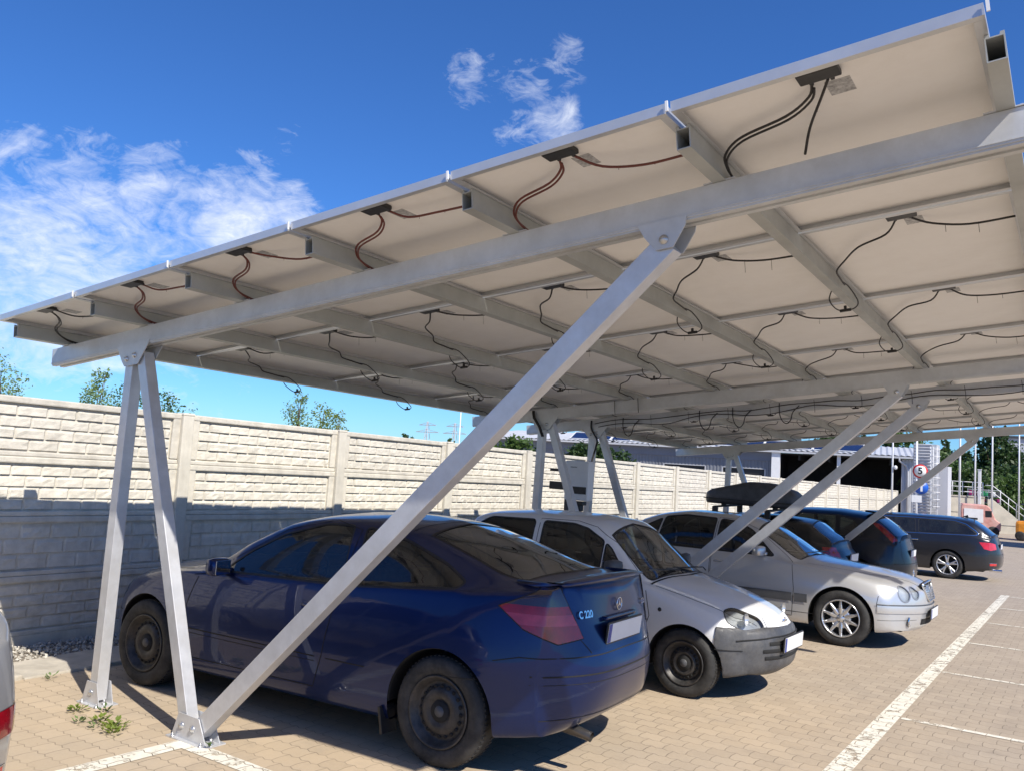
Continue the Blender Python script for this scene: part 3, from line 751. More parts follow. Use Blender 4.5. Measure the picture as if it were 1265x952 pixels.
# ---------------------------------------------------------------- silver saloon
def saloon():
    root=car_root('parked_car',2.185,7.98,0,'silver four door saloon facing the driveway with ten spoke alloy wheel and chrome grille')
    S=dict(FO=.845,WB=2.833,r=.318,ra=.365,zmid=.58,
     zt=[(.05,.73),(.12,.78),(.3,.835),(.6,.885),(.95,.925),(1.2,.955),(1.32,.985),(1.65,1.17),(1.98,1.345),(2.15,1.395),(2.5,1.43),(2.9,1.435),(3.25,1.40),(3.5,1.335),(3.8,1.19),(4.05,1.06),(4.15,1.035),(4.5,1.0),(4.66,.97)],
     belt=[(.05,.66),(.3,.73),(.6,.79),(1.2,.88),(2,.935),(3.9,.965),(4.3,.95),(4.66,.90)],
     crown=[(.05,.035),(.3,.035),(.6,.05),(1.2,.045),(1.8,.05),(2.4,.055),(3.3,.06),(3.9,.05),(4.1,.03),(4.66,.03)],
     wmax=[(.05,.72),(.15,.79),(.4,.86),(.8,.89),(1.5,.90),(3.8,.90),(4.3,.87),(4.66,.78)],
     wbelt=[(.05,.60),(.15,.68),(.4,.77),(.8,.82),(1.5,.835),(3.7,.83),(4.3,.79),(4.66,.70)],
     wroof=[(.05,.34),(.3,.46),(.7,.58),(1.25,.68),(1.35,.69),(2.0,.575),(2.6,.555),(3.3,.56),(3.9,.63),(4.1,.66),(4.66,.60)],
     skew=[(.05,.22),(.4,.10),(.9,.10),(1.35,.15),(2.0,.07),(2.6,0),(3.3,-.05),(3.9,-.12),(4.66,-.12)],
     zb=[(.05,.24),(.5,.2),(1,.2),(3.6,.2),(4.1,.23),(4.66,.28)],
     front=[(.10,.23),(.03,.30),(0,.50),(.015,.68)],
     rear=[(4.70,.28),(4.77,.36),(4.795,.55),(4.74,.80)],pwf=2.4)
    sh=Shell(S,root); arches(sh,S); FO=.845
    P=paint('brilliant_silver_paint',(.60,.605,.61),.55,.30,.10,(.36,.34,.30))
    for sg in (1,-1):
        window(sh,rnd([(1.66,.955),(2.40,.965),(2.40,1.345),(2.18,1.325),(1.98,1.235)],.03),sg,mt['glassdark'])
        window(sh,rnd([(2.47,.965),(3.22,.975),(3.18,1.325),(2.9,1.365),(2.47,1.35)],.03),sg,mt['glassdark'],name='rear_side_window')
        window(sh,rnd([(3.27,.98),(3.62,1.0),(3.42,1.20),(3.23,1.30)],.03),sg,mt['glassdark'],name='quarter_window')
    screen(sh,rnd([(1.37,-.67),(1.30,0),(1.37,.67),(2.02,.55),(1.96,0),(2.02,-.55)],.04),mt['glass'],lambda c,n:n.z>.2 and c.z>.9,'windscreen')
    screen(sh,rnd([(3.45,-.53),(3.5,0),(3.45,.53),(3.93,.62),(4.0,0),(3.93,-.62)],.04),mt['glassdark'],lambda c,n:n.z>.2 and c.z>.9,'rear_window')
    for sg in (1,-1):
        for (yc,zc,r,uc) in ((.62,.655,.082,.17),(.47,.665,.064,.08)):
            d=Vector((.93,sg*.36,.10)).normalized(); c0=Vector((FO-uc,sg*yc,zc)); a=d.cross(Vector((0,0,1))).normalized(); b=a.cross(d)
            pts=[c0+a*r*math.cos(2*math.pi*k/18)+b*r*1.12*math.sin(2*math.pi*k/18) for k in range(18)]
            o=lamp_body(sh,pts,d,lambda c,n:c.y*sg>.2 and c.x>.2 and n.dot(d)>0,'headlight',depth=.012,bowl=mt['bowl'])
            bd=MB()
            for i in range(18): sh.ribbon([p+d*2 for p in (pts[i],pts[(i+1)%18])],-d,w=.016,off=.003,n=3,mb=bd)
            if o: bd.build('lamp_rim',mt['trimlight'],o,fix=False)
        pts=sh.p3([(4.55,sg*.82,.92),(4.66,sg*.5,.93),(4.72,sg*.45,.74),(4.6,sg*.83,.72)])
        nb=sh.cut(pts,(-.8,sg*.6,0),lambda c,n:c.y*sg>.2 and c.x<-3 and n.dot(Vector((-.8,sg*.6,0)))>0); sh.out(nb,'tail_lamp',mt['redlens'],off=.003)
    g=MB()
    for sg in (1,-1):
        dp=[(1.42,.90),(1.38,.6),(1.40,.28),(2.43,.28),(2.44,.94)]
        nb=sh.cut(sh.side(dp),(0,1,0),lambda c,n:c.y*sg>.3); d1=sh.out(nb,'door',P); sh.sribbon(dp,sg,mb=g,n=10)
        sh.sribbon([(2.44,.94),(2.435,1.37),(2.16,1.35),(1.93,1.26),(1.5,.96),(1.42,.90)],sg,mb=g,n=8)
        dp=[(2.455,.945),(2.45,.28),(3.18,.28),(3.35,.66),(3.37,.95)]
        nb=sh.cut(sh.side(dp),(0,1,0),lambda c,n:c.y*sg>.3); d2=sh.out(nb,'door',P); sh.sribbon(dp,sg,mb=g,n=10)
        for u_,dd in ((2.30,d1),(3.22,d2)):
            h=MB(); c=sh.cast((FO-u_,sg*2,.83),(0,-sg,0)); h.box((c.x,c.y+sg*.016,.83),(.19,.022,.028),bev=.009); h.build('door_handle',mt['chrome'],dd)
        for poly in ([(1.40,.50),(2.42,.50)],[(2.46,.50),(3.2,.50)],[(1.22,.50),(1.37,.50)]):
            r=MB(); sh.sribbon(poly,sg,mb=r,n=16,w=.10,off=.010); r.build('rub_strip',mt['greystrip'],root,fix=False)
        sh.sribbon([(.46,.50),(.44,.62)],sg,mb=g); sh.sribbon([(1.15,.33),(3.3,.33)],sg,mb=g,n=20)
        mirror_part(root,S,1.80,1.005,.80,P,sg)
        b=MB(); sh.sribbon([(.17,.475),(.45,.475)],sg,mb=b,n=10,w=.085,off=.010); b.build('bumper_strip',P,root,fix=False)
    fr=lambda poly,mb_,**k: sh.ribbon([Vector((6,y,z)) for y,z in poly],(-1,0,0),mb=mb_,**k)
    b=MB(); fr([(-.74,.475),(.74,.475)],b,w=.085,off=.010,n=30); b.build('bumper_strip',P,root,fix=False)
    sd=MB()
    for sg in (1,-1): sh.sribbon([(.13,.525),(.46,.525)],sg,mb=sd,n=10,w=.012,off=.011); sh.sribbon([(.10,.36),(.45,.35)],sg,mb=g,n=10,w=.004)
    fr([(-.72,.525),(.72,.525)],sd,w=.012,off=.011,n=30); sd.build('bumper_edge',mt['greystrip'],root,fix=False)
    nb=sh.cut(sh.side([(-.3,-.2),(-.3,.56),(.47,.56),(.47,-.2)]),(0,1,0),lambda c,n:True); sh.out(nb,'front_bumper',P)
    # grille: chrome surround, dark field, bars
    gr=MB(); c=sh.cast((6,0,.66),(-1,0,0)); gx=c.x
    def gp(z): return .235+(z-.56)*.35
    poly=rnd([(-gp(.565)+.03,.565),(gp(.565)-.03,.565),(gp(.77),.755),(.16,.785),(-.16,.785),(-gp(.77),.755)],.03,4)
    fn=lambda a,b_,d_:(gx+.022-(b_-.565)*.17-(abs(a)**2)*.5+d_,a,b_)
    gr.prism(poly,-.03,.004,fn); go=gr.build('grille',mt['blackdull'],root)
    rim=MB(); rim.tube([fn(a,b_,.006) for a,b_ in poly+[poly[0]]],.011,8,False)
    rim.build('grille_surround',mt['chrome'],go)
    bars=MB()
    for k in range(7):
        z=.59+k*.026; w_=gp(z)-.02; bars.tube([fn(-w_+2*w_*t/8,z,.008) for t in range(9)],.0035,6)
    for y in (-.12,0,.12): bars.tube([fn(y,.575,.008),fn(y,.77,.008)],.003,6)
    bars.build('grille_bars',mt['trimlight'],go)
    st=star(root,S,(FO-.20,0,.855),.042,(Matrix(((0,0,1),(1,0,0),(0,1,0)))).to_euler()); 
    pst=MB(); pst.tube([(FO-.20,0,.79),(FO-.20,0,.82)],.005,6); pst.build('star_stem',mt['chrome'],root)
    c=sh.cast((6,0,.40),(-1,0,0)); plate(root,S,c.x+.03,.42,3,face=-1)
    it=MB(); fr([(-.36,.335),(.36,.335)],it,w=.07,off=.003,n=20); it.build('air_intake',mt['blackdull'],root,fix=False)
    for sg in (1,-1):
        c=sh.cast((6,sg*.56,.34),(-1,0,0)); fo=MB(); fo.lathe([(0,.004),(.05,.008),(.058,0)],20,axis='x',c=(c.x+.0,sg*.56,.34)); q=fo.build('fog_lamp',mt['chrome'],root)
    rt=lambda poly,**k: sh.ribbon([Vector((FO-u,y,3)) for u,y in poly],(0,0,-1),mb=g,**k)
    for sg in (1,-1): rt([(.10,sg*.28),(.5,sg*.50),(1.27,sg*.72)],n=12); rt([(4.12,sg*.6),(4.6,sg*.62)],n=8)
    gaps(sh,root,g); wiper(root,S,1.30,.4,-.3,.99,.995)
    interior(S,root,.90,(1.5,2.25,3.1,.48,3.9))
    finish2(sh,S,P)
    for ax in (0,-2.833):
        for sg in (1,-1): wheel(root,ax,.875,sg,.318,.215,.212,'ten')
    return root
# ---------------------------------------------------------------- hatchbacks / estates (shared proportions)
def estate(x,y,yaw,label,P,L,W,H,WB,FO,rake,style,glass,lamp,group='cars parked under the solar carport',chromeline=False,rails=False,r=.32,rear_w=0,antenna=False,spoiler=False,kindlamp='wrap',wheely=None,zlamp=.80,lh=.10):
    root=car_root('parked_car',x,y,yaw,label,group)
    e=L; k=H/1.48
    zt=[(.06,.70),(.15,.75),(.4,.83),(.8,.90),(1.15,.96),(1.30,1.0),(1.65,1.21),(1.98,1.38),(2.2,1.44),(2.6,1.475),(3.1,1.48),(e-1.05,1.465),(e-.75,1.44),(e-.62,1.42)]
    if rake>0: zt+=[(e-.62+rake*.45,1.26),(e-.62+rake*.85,1.09),(e-.12,.99)]
    else: zt=zt[:-1]+[(e-.45,1.42),(e-.3,1.2),(e-.12,.97)]
    zt=[(a,b*k) for a,b in zt]
    hw=W/2
    S=dict(FO=FO,WB=WB,r=r,ra=r+.045,zmid=.60,zt=zt,
     belt=[(.06,.62),(.4,.73),(.9,.84),(1.4,.92),(2.5,.97),(e-.6,1.02),(e-.12,.95)],
     crown=[(.06,.05),(1.1,.045),(1.7,.05),(2.4,.06),(e-.8,.07),(e-.12,.04)],
     wmax=[(.06,hw-.22),(.2,hw-.11),(.5,hw-.03),(.9,hw),(e-.9,hw),(e-.45,hw-.02),(e-.2,hw-.07),(e-.12,hw-.11)],
     wbelt=[(.06,hw-.28),(.2,hw-.18),(.5,hw-.11),(.9,hw-.07),(1.5,hw-.06),(e-.8,hw-.07),(e-.3,hw-.12),(e-.12,hw-.18)],
     wroof=[(.06,hw-.38),(.5,hw-.25),(1.3,hw-.20),(2.0,hw-.30),(2.6,hw-.32),(e-.8,hw-.33),(e-.4,hw-.27),(e-.12,hw-.25)],
     skew=[(.06,.16),(.5,.06),(1.3,.14),(2.0,.06),(2.7,0),(e-.8,-.04),(e-.12,-.12)],
     zb=[(.06,.22),(.6,.2),(e-.8,.2),(e-.12,.27)],
     front=[(.10,.22),(.02,.30),(.0,.45),(.03,.60)],
     rear=[(e-.10,.27),(e-.03,.34),(e,.55),(e-.05,.80)])
    sh=Shell(S,root); arches(sh,S); g=MB()
    for sg in (1,-1):
        window(sh,rnd([(1.66,.99),(2.36,1.01),(2.36,1.34*k),(2.14,1.33*k),(1.92,1.23)],.03),sg,glass)
        window(sh,rnd([(2.44,1.01),(3.14,1.03),(3.10,1.355*k),(2.44,1.35*k)],.03),sg,glass,name='rear_side_window')
        u2=e-.62
        if e>4.5 or rake<.4: window(sh,rnd([(3.22,1.035),(u2+.10,1.06),(u2+.14,1.085),(u2-.10,1.27*k),(u2-.35,1.345*k),(3.19,1.355*k)],.05),sg,glass,name='quarter_window')
        else: window(sh,rnd([(3.22,1.035),(u2-.1,1.08),(3.45,1.28*k),(3.19,1.34*k)],.04),sg,glass,name='quarter_window')
        if chromeline:
            cm=MB(); sh.sribbon([(1.60,.975),(3.2,1.01),(u2+.13,1.045)],sg,mb=cm,w=.016,off=.004,n=16); sh.sribbon([(u2+.13,1.045),(u2+.175,1.085),(u2+.12,1.15),(u2-.08,1.30*k),(u2-.33,1.37*k),(3.1,1.385*k),(2.2,1.37*k)],sg,mb=cm,w=.020,off=.004,n=8); cm.build('chrome_strip',mt['chrome'],root,fix=False)
        for a,b_ in ((1.28,2.40),(2.41,3.26)):
            dp=[(a,.93),(a,.28),(b_-.06,.28),(b_,.6),(b_,.985)] if a<2 else [(a,.985),(a,.28),(b_-.28,.28),(b_-.02,.66),(b_,1.0)]
            nb=sh.cut(sh.side(dp),(0,1,0),lambda c,n:c.y*sg>.3); dr=sh.out(nb,'door',P); sh.sribbon(dp,sg,mb=g,n=8)
            c=sh.cast((FO-b_+.14,sg*2,.86),(0,-sg,0)); h=MB(); h.box((c.x,c.y+sg*.015,.86),(.18,.022,.03),bev=.009); h.build('door_handle',mt['chrome'] if chromeline or not spoiler else P,dr)
        mirror_part(root,S,1.72,1.03,hw-.07,P,sg)
        sh.sribbon([(e-.55,.60),(e-.2,.62)],sg,mb=g,n=8)
        d=Vector((-.6,sg*.8,0))
        if kindlamp=='wrap': pts=sh.p3([(e-.40,sg*(hw-.05),zlamp+.10),(e-.16,sg*(hw-.15),zlamp+.10),(e-.06,sg*(hw-.28),zlamp+.07),(e-.05,sg*(hw-.30),zlamp-.05),(e-.16,sg*(hw-.12),zlamp-.08),(e-.30,sg*(hw-.05),zlamp-.05)])
        elif kindlamp=='side': pts=sh.p3([(e-.30,sg*(hw-.06),zlamp+lh),(e-.10,sg*(hw-.2),zlamp+lh),(e-.05,sg*(hw-.28),zlamp-lh),(e-.28,sg*(hw-.06),zlamp-lh)])
        else: pts=sh.p3([(e-.58,sg*(hw-.16),1.33),(e-.42,sg*(hw-.20),1.30),(e-.16,sg*(hw-.22),1.03),(e-.22,sg*(hw-.13),.99)])
        nb=sh.cut(pts,d,lambda c,n:c.y*sg>.3 and c.x<-2 and n.dot(d)>0); 
        o=sh.out(nb,'tail_lamp',lamp,off=.004)
        pts=sh.p3([(.10,sg*(hw-.22),.70),(.38,sg*(hw-.09),.75),(.44,sg*(hw-.08),.70),(.22,sg*(hw-.10),.58),(.06,sg*(hw-.34),.57)])
        d2=Vector((.7,sg*.7,0)); lamp_body(sh,pts,d2,lambda c,n:c.y*sg>.2 and c.x>.2 and n.dot(d2)>0,'headlight')
    screen(sh,rnd([(1.38,-hw+.20),(1.30,0),(1.38,hw-.20),(2.02,hw-.33),(1.96,0),(2.02,-hw+.33)],.04),mt['glass'],lambda c,n:n.z>.2 and c.z>.9,'windscreen')
    a0=e-.60; a1=e-.62+max(rake,.25)*.80
    if rake<=0: a0=e-.47; a1=e-.22
    screen(sh,rnd([(a0-.02,-hw+.36),(a0+.02,0),(a0-.02,hw-.36),(a1-.04,hw-.27),(a1,0),(a1-.04,-hw+.27)],.04),glass,lambda c,n:c.x<-2 and n.x<.1 and c.z>1.0,'rear_window')
    nb=sh.cut(sh.side([(e-.60,-.2),(e-.60,.60),(e+.2,.63),(e+.2,-.2)]),(0,1,0),lambda c,n:True); sh.out(nb,'rear_bumper',P)
    rr=lambda poly,mb_=g,**k_: sh.ribbon([Vector((-8,y_,z_)) for y_,z_ in poly],(1,0,0),mb=mb_,**k_)
    rr([(-hw+.08,.63),(hw-.08,.63)],n=26,w=.008); rr([(-hw+.32,1.02),(-hw+.30,.75),(-hw+.34,.64)]); rr([(hw-.32,1.02),(hw-.30,.75),(hw-.34,.64)])
    c=sh.cast((-8,0,.80),(1,0,0)); plate(root,S,c.x-.01,.80,-5,face=1)
    for sg in (1,-1):
        b=MB(); rr([(sg*(hw-.14),.40),(sg*(hw-.34),.40)],b,n=8,w=.05,off=.003); 
        b.build('rear_reflector',mt['redlens2'],root,fix=False)
        cr=MB(); rr([(sg*(hw-.13),.43),(sg*(hw-.35),.43)],cr,n=8,w=.006,off=.004); cr.build('reflector_trim',mt['chrome'],root,fix=False)
    gaps(sh,root,g)
    if spoiler:
        sp=MB(); sp.box((FO-(e-.60)+.02,0,1.455*k),(.26,2*(hw-.33),.035),Matrix.Rotation(R_(-6),3,'Y'),bev=.015); o=sp.build('roof_spoiler',P,root)
        for p in o.data.polygons: p.use_smooth=True
    if rails:
        rl=MB()
        for sg in (1,-1): rl.tube([(FO-2.1,sg*(hw-.31),1.40*k),(FO-2.2,sg*(hw-.32),1.455*k),(FO-3.3,sg*(hw-.32),1.475*k),(FO-e+.85,sg*(hw-.33),1.455*k),(FO-e+.78,sg*(hw-.33),1.41*k)],.012,8)
        rl.build('roof_rail',mt['black'],root)
    if antenna:
        an=MB(); an.prism([(0,0),(.16,0),(.02,.06)],-.02,.02,lambda a_,b_,d_:(FO-e+.72+a_,d_,1.455*k+b_)); an.build('antenna_fin',mt['black'],root)
    ex=MB(); ex.tube([(FO-e+.25,hw-.30,.27),(FO-e-.015,hw-.30,.265)],.034,14,False); ex.build('exhaust_pipe',mt['chrome'],root)
    interior(S,root,hw,(1.5,2.25,3.05,.50,e-.5))
    finish2(sh,S,P)
    for ax in (0,-WB):
        for sg in (1,-1): wheel(root,ax,hw-.022,sg,r,.22,r*.70,style)
    return root
# ---------------------------------------------------------------- extra materials
mt['bumper_grey']=M('weathered_bumper',(.065,.067,.073),.5,0,.25,7,.15,160,dirt=((.20,.19,.17),.4,5))
mt['nose_white']=M('nose_panel_white',(.75,.76,.78),.25)
mt['freshener']=M('freshener',(.55,.5,.05),.6)
mt['greystrip']=M('grey_strip',(.07,.073,.08),.4)
mt['bowl']=M('lamp_bowl_mat',(.62,.64,.66),.22,.55)
mt['exh']=M('exhaust_metal',(.14,.13,.12),.4,.8)
mt['trimlight']=M('bright_bars',(.30,.31,.33),.3,.5)
mt['fence']=M('cast_concrete',(.66,.62,.535),.85,0,.08,5,.3,90,dirt=((.42,.39,.33),.4,3),orand=.08,streak=((.36,.33,.28),.35))
mt['brickface']=M('rock_face_concrete',(.68,.64,.555),.9,0,.10,9,.45,26,dirt=((.44,.40,.33),.45,4),orand=.12,streak=((.36,.33,.28),.35))
mt['white']=M('white_metal',(.74,.75,.76),.45,0,.06,3)
mt['corr']=M('corrugated_sheet',(.20,.215,.245),.5,.2,.10,1.2)
mt['corrlight']=M('light_sheet',(.52,.53,.55),.5,.1,.08,1.2)
mt['fascia']=M('fascia_sheet',(.16,.175,.215),.5,.1,.06,1)
mt['darkin']=M('shed_inside',(.02,.022,.025),.8,0,.2,1)
mt['pv']=M('solar_cells',(.012,.018,.06),.12,0,.2,8,coat=1)
mt['wallc']=M('yard_wall',(.50,.46,.38),.85,0,.12,1.5,.3,20)
mt['kerb']=M('kerb_concrete',(.46,.42,.35),.85,0,.14,6,.3,60,dirt=((.30,.27,.22),.5,4))
mt['stone']=M('gravel_stone',(.50,.47,.41),.85,0,.35,30,.2,40)
mt['soil']=M('soil',(.22,.19,.15),.95,0,.3,12,.5,30)
mt['signred']=M('sign_red',(.55,.02,.02),.4)
mt['signblue']=M('sign_blue',(.01,.10,.50),.4)
mt['signtext']=M('sign_black',(.015,.015,.015),.5)
mt['orange']=M('orange_paint',(.75,.28,.02),.4)
mt['magenta']=M('magenta_plastic',(.35,.03,.16),.5); mt['green']=M('green_plastic',(.04,.30,.14),.5); mt['pinkp']=M('pink_paint',(.62,.30,.25),.4,dirt=((.75,.68,.62),.6,1.2))
mt['paleb']=M('pale_render',(.52,.53,.56),.8,0,.05,.4)
def leafmat(name,col,col2):
    m,nt,out=newmat(name)
    p=N(nt,'ShaderNodeBsdfPrincipled'); p.inputs['Roughness'].default_value=.55
    oi=N(nt,'ShaderNodeNewGeometry'); tc=N(nt,'ShaderNodeTexCoord')
    n=noise_(nt,tc.outputs['Object'],1.1,3,.6); n2=noise_(nt,tc.outputs['Object'],9,2,.5)
    c=mixc(nt,ramp(nt,math_(nt,'ADD',math_(nt,'MULTIPLY',n,.6),math_(nt,'MULTIPLY',n2,.4)),.35,.65),col,col2)
    nt.links.new(c,p.inputs['Base Color'])
    tr=N(nt,'ShaderNodeBsdfTranslucent'); nt.links.new(c,tr.inputs[0]); mx=N(nt,'ShaderNodeMixShader'); mx.inputs[0].default_value=.35
    nt.links.new(p.outputs[0],mx.inputs[1]); nt.links.new(tr.outputs[0],mx.inputs[2]); nt.links.new(mx.outputs[0],out.inputs[0]); return m
mt['leaf']=leafmat('leaf_mid',(.05,.10,.022),(.10,.17,.035))
mt['leafd']=leafmat('leaf_dark',(.028,.062,.020),(.06,.11,.028))
mt['leafy']=leafmat('leaf_yellow_green',(.13,.19,.03),(.26,.32,.05))
mt['leafs']=leafmat('leaf_silver',(.13,.21,.07),(.24,.34,.13))
# ---------------------------------------------------------------- ground
def paver_nodes(nt):
    tc=N(nt,'ShaderNodeTexCoord'); sx=N(nt,'ShaderNodeSeparateXYZ'); nt.links.new(tc.outputs['Object'],sx.inputs[0])
    x,y=sx.outputs[0],sx.outputs[1]
    pp=math_(nt,'PINGPONG',x,.04)
    y2=math_(nt,'ADD',y,math_(nt,'MULTIPLY',math_(nt,'SUBTRACT',pp,.02),.45))
    ppy=math_(nt,'PINGPONG',y,.0675)
    x2=math_(nt,'ADD',x,math_(nt,'MULTIPLY',math_(nt,'SUBTRACT',ppy,.034),.12))
    cb=N(nt,'ShaderNodeCombineXYZ'); nt.links.new(x2,cb.inputs[0]); nt.links.new(y2,cb.inputs[1])
    wob=N(nt,'ShaderNodeTexNoise'); wob.inputs['Scale'].default_value=5; nt.links.new(tc.outputs['Object'],wob.inputs['Vector'])
    va=N(nt,'ShaderNodeVectorMath'); va.operation='MULTIPLY_ADD'; va.inputs[1].default_value=(.012,.012,0); nt.links.new(wob.outputs['Color'],va.inputs[0]); nt.links.new(cb.outputs[0],va.inputs[2])
    br=N(nt,'ShaderNodeTexBrick'); br.offset=.5; br.inputs['Scale'].default_value=1; br.inputs['Brick Width'].default_value=.16; br.inputs['Row Height'].default_value=.135
    br.inputs['Mortar Size'].default_value=.0034; br.inputs['Mortar Smooth'].default_value=.35
    br.inputs['Color1'].default_value=(0,0,0,1); br.inputs['Color2'].default_value=(1,1,1,1); br.inputs['Mortar'].default_value=(.5,.5,.5,1)
    nt.links.new(va.outputs[0],br.inputs['Vector'])
    return tc,br,x,y
def ground_mat():
    m,nt,out=newmat('pavers'); p=N(nt,'ShaderNodeBsdfPrincipled'); nt.links.new(p.outputs[0],out.inputs[0])
    tc,br,x,y=paver_nodes(nt); v=tc.outputs['Object']
    big=noise_(nt,v,.45,6,.65); mid=noise_(nt,v,3.2,6,.7); fine=noise_(nt,v,60,5,.75)
    c=mixc(nt,br.outputs['Color'],(.43,.335,.225),(.505,.395,.268))
    c=mixc(nt,ramp(nt,big,.35,.65,0,.55),c,(.385,.33,.26))
    # greyer stretch of the driveway further along and to the right
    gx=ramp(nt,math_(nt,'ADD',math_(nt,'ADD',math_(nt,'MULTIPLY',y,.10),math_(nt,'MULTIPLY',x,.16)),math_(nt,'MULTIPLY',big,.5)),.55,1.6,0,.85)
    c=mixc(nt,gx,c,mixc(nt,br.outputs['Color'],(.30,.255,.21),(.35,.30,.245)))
    c=mixc(nt,ramp(nt,mid,.5,.85,0,.5),c,(.24,.20,.16))
    c=mixc(nt,ramp(nt,fine,.3,.8,0,.22),c,(.58,.50,.40))
    jn=noise_(nt,v,1.7,4,.6); jm=math_(nt,'MULTIPLY',br.outputs['Fac'],ramp(nt,jn,.3,.65,.12,.8))
    c=mixc(nt,jm,c,(.13,.11,.085))
    oil=noise_(nt,v,.9,5,.55); c=mixc(nt,ramp(nt,oil,.66,.74,0,.45),c,(.17,.145,.12))
    mpt=N(nt,'ShaderNodeMapping'); mpt.inputs['Scale'].default_value=(1.6,.16,1); nt.links.new(v,mpt.inputs[0]); ty=noise_(nt,mpt.outputs[0],1.0,5,.6)
    c=mixc(nt,math_(nt,'MULTIPLY',ramp(nt,ty,.54,.70,0,.30),ramp(nt,x,2.0,3.5)),c,(.20,.175,.15))
    sp=N(nt,'ShaderNodeTexVoronoi'); sp.inputs['Scale'].default_value=7; nt.links.new(v,sp.inputs['Vector'])
    c=mixc(nt,ramp(nt,sp.outputs['Distance'],.035,.05,.55,0),c,(.10,.08,.06))
    nt.links.new(c,p.inputs['Base Color']); p.inputs['Roughness'].default_value=.88; p.inputs['Specular IOR Level'].default_value=.25
    b=N(nt,'ShaderNodeBump'); b.inputs['Strength'].default_value=.6; b.inputs['Distance'].default_value=.004
    h=math_(nt,'SUBTRACT',math_(nt,'MULTIPLY',fine,.35),math_(nt,'MULTIPLY',br.outputs['Fac'],1.0)); nt.links.new(h,b.inputs['Height']); nt.links.new(b.outputs[0],p.inputs['Normal'])
    return m
def marking_mat():
    m,nt,out=newmat('road_paint'); p=N(nt,'ShaderNodeBsdfPrincipled')
    tc,br,x,y=paver_nodes(nt); v=tc.outputs['Object']
    n=noise_(nt,v,14,6,.75); n2=noise_(nt,v,2.0,4,.6)
    c=mixc(nt,ramp(nt,n,.35,.7),(.62,.58,.48),(.80,.77,.68)); nt.links.new(c,p.inputs['Base Color']); p.inputs['Roughness'].default_value=.8
    t=N(nt,'ShaderNodeBsdfTransparent'); mx=N(nt,'ShaderNodeMixShader')
    wear=ramp(nt,math_(nt,'ADD',n,math_(nt,'MULTIPLY',n2,.5)),.60,.72,1,0)
    hole=math_(nt,'MAXIMUM',math_(nt,'MULTIPLY',ramp(nt,br.outputs['Fac'],.2,.8),1.0),math_(nt,'SUBTRACT',1,ramp(nt,math_(nt,'ADD',math_(nt,'MULTIPLY',n,.75),math_(nt,'MULTIPLY',n2,.35)),.45,.52)))
    nt.links.new(hole,mx.inputs[0]); nt.links.new(p.outputs[0],mx.inputs[1]); nt.links.new(t.outputs[0],mx.inputs[2]); nt.links.new(mx.outputs[0],out.inputs[0]); return m
def sheet(name,poly_fn,mat,dz=0.0,parent=None,kind='structure'):
    m=MB(); m.add(*poly_fn); o=m.build(name,mat,parent); 
    if kind: o['kind']=kind
    return o
def gridpatch(xs,ys,dz):
    vs=[(x,y,gz(x,y)+dz) for y in ys for x in xs]; n=len(xs)
    fs=[(j*n+i,j*n+i+1,(j+1)*n+i+1,(j+1)*n+i) for j in range(len(ys)-1) for i in range(n-1)]
    return vs,fs
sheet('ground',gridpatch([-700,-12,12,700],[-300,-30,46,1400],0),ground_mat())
pm=marking_mat()
L0,M0,S0=3.243,4.148,2.348
def strip(x0,x1,y0,y1,name='parking_line'):
    return sheet(name,gridpatch([x0,x1],[y0,y1],.004),pm)
sheet('parking_line',gridpatch([L0-.072,L0+.072],[-1.5,16.15],.004),pm)
for j in range(-1,6): sheet('parking_line',gridpatch([L0+.085,8.3],[M0+j*S0-.035,M0+j*S0+.035],.004),pm)
strip(-.02,.12,-4.2,-.02); strip(.12,2.9,-.10,.02)
m=MB()
for i in range(60):
    y0=-6+i*1.0; m.box((-2.25,y0+.5,gz(-2.25,y0+.5)-.02),(.5,.99,.10),bev=.012)
o=m.build('kerb',mt['kerb']); o['kind']='structure'
sheet('gravel_bed',gridpatch([-3.06,-2.5],[-6,20,46,54],.012),mt['soil'])
random.seed(3); m=MB()
for i in range(5200):
    y=-2+random.random()**1.6*16; x=random.uniform(-3.04,-2.46)
    r=random.uniform(.010,.026); 
    q=[Vector((random.uniform(.6,1)*r*a,random.uniform(.6,1)*r*b,random.uniform(.5,.9)*r*c)) for a,b,c in ((1,0,0),(-1,0,0),(0,1,0),(0,-1,0),(0,0,1),(0,0,-1))]
    M_=Matrix.Rotation(random.random()*6,3,'Z')@Matrix.Rotation(random.random(),3,'X')
    c=Vector((x,y,gz(x,y)+.018+random.random()*.02)); m.add([M_@v+c for v in q],[(0,2,4),(2,1,4),(1,3,4),(3,0,4),(2,0,5),(1,2,5),(3,1,5),(0,3,5)])
o=m.build('gravel',mt['stone']); props(o,'pale gravel strip between the kerb and the concrete fence','gravel',kind='stuff')
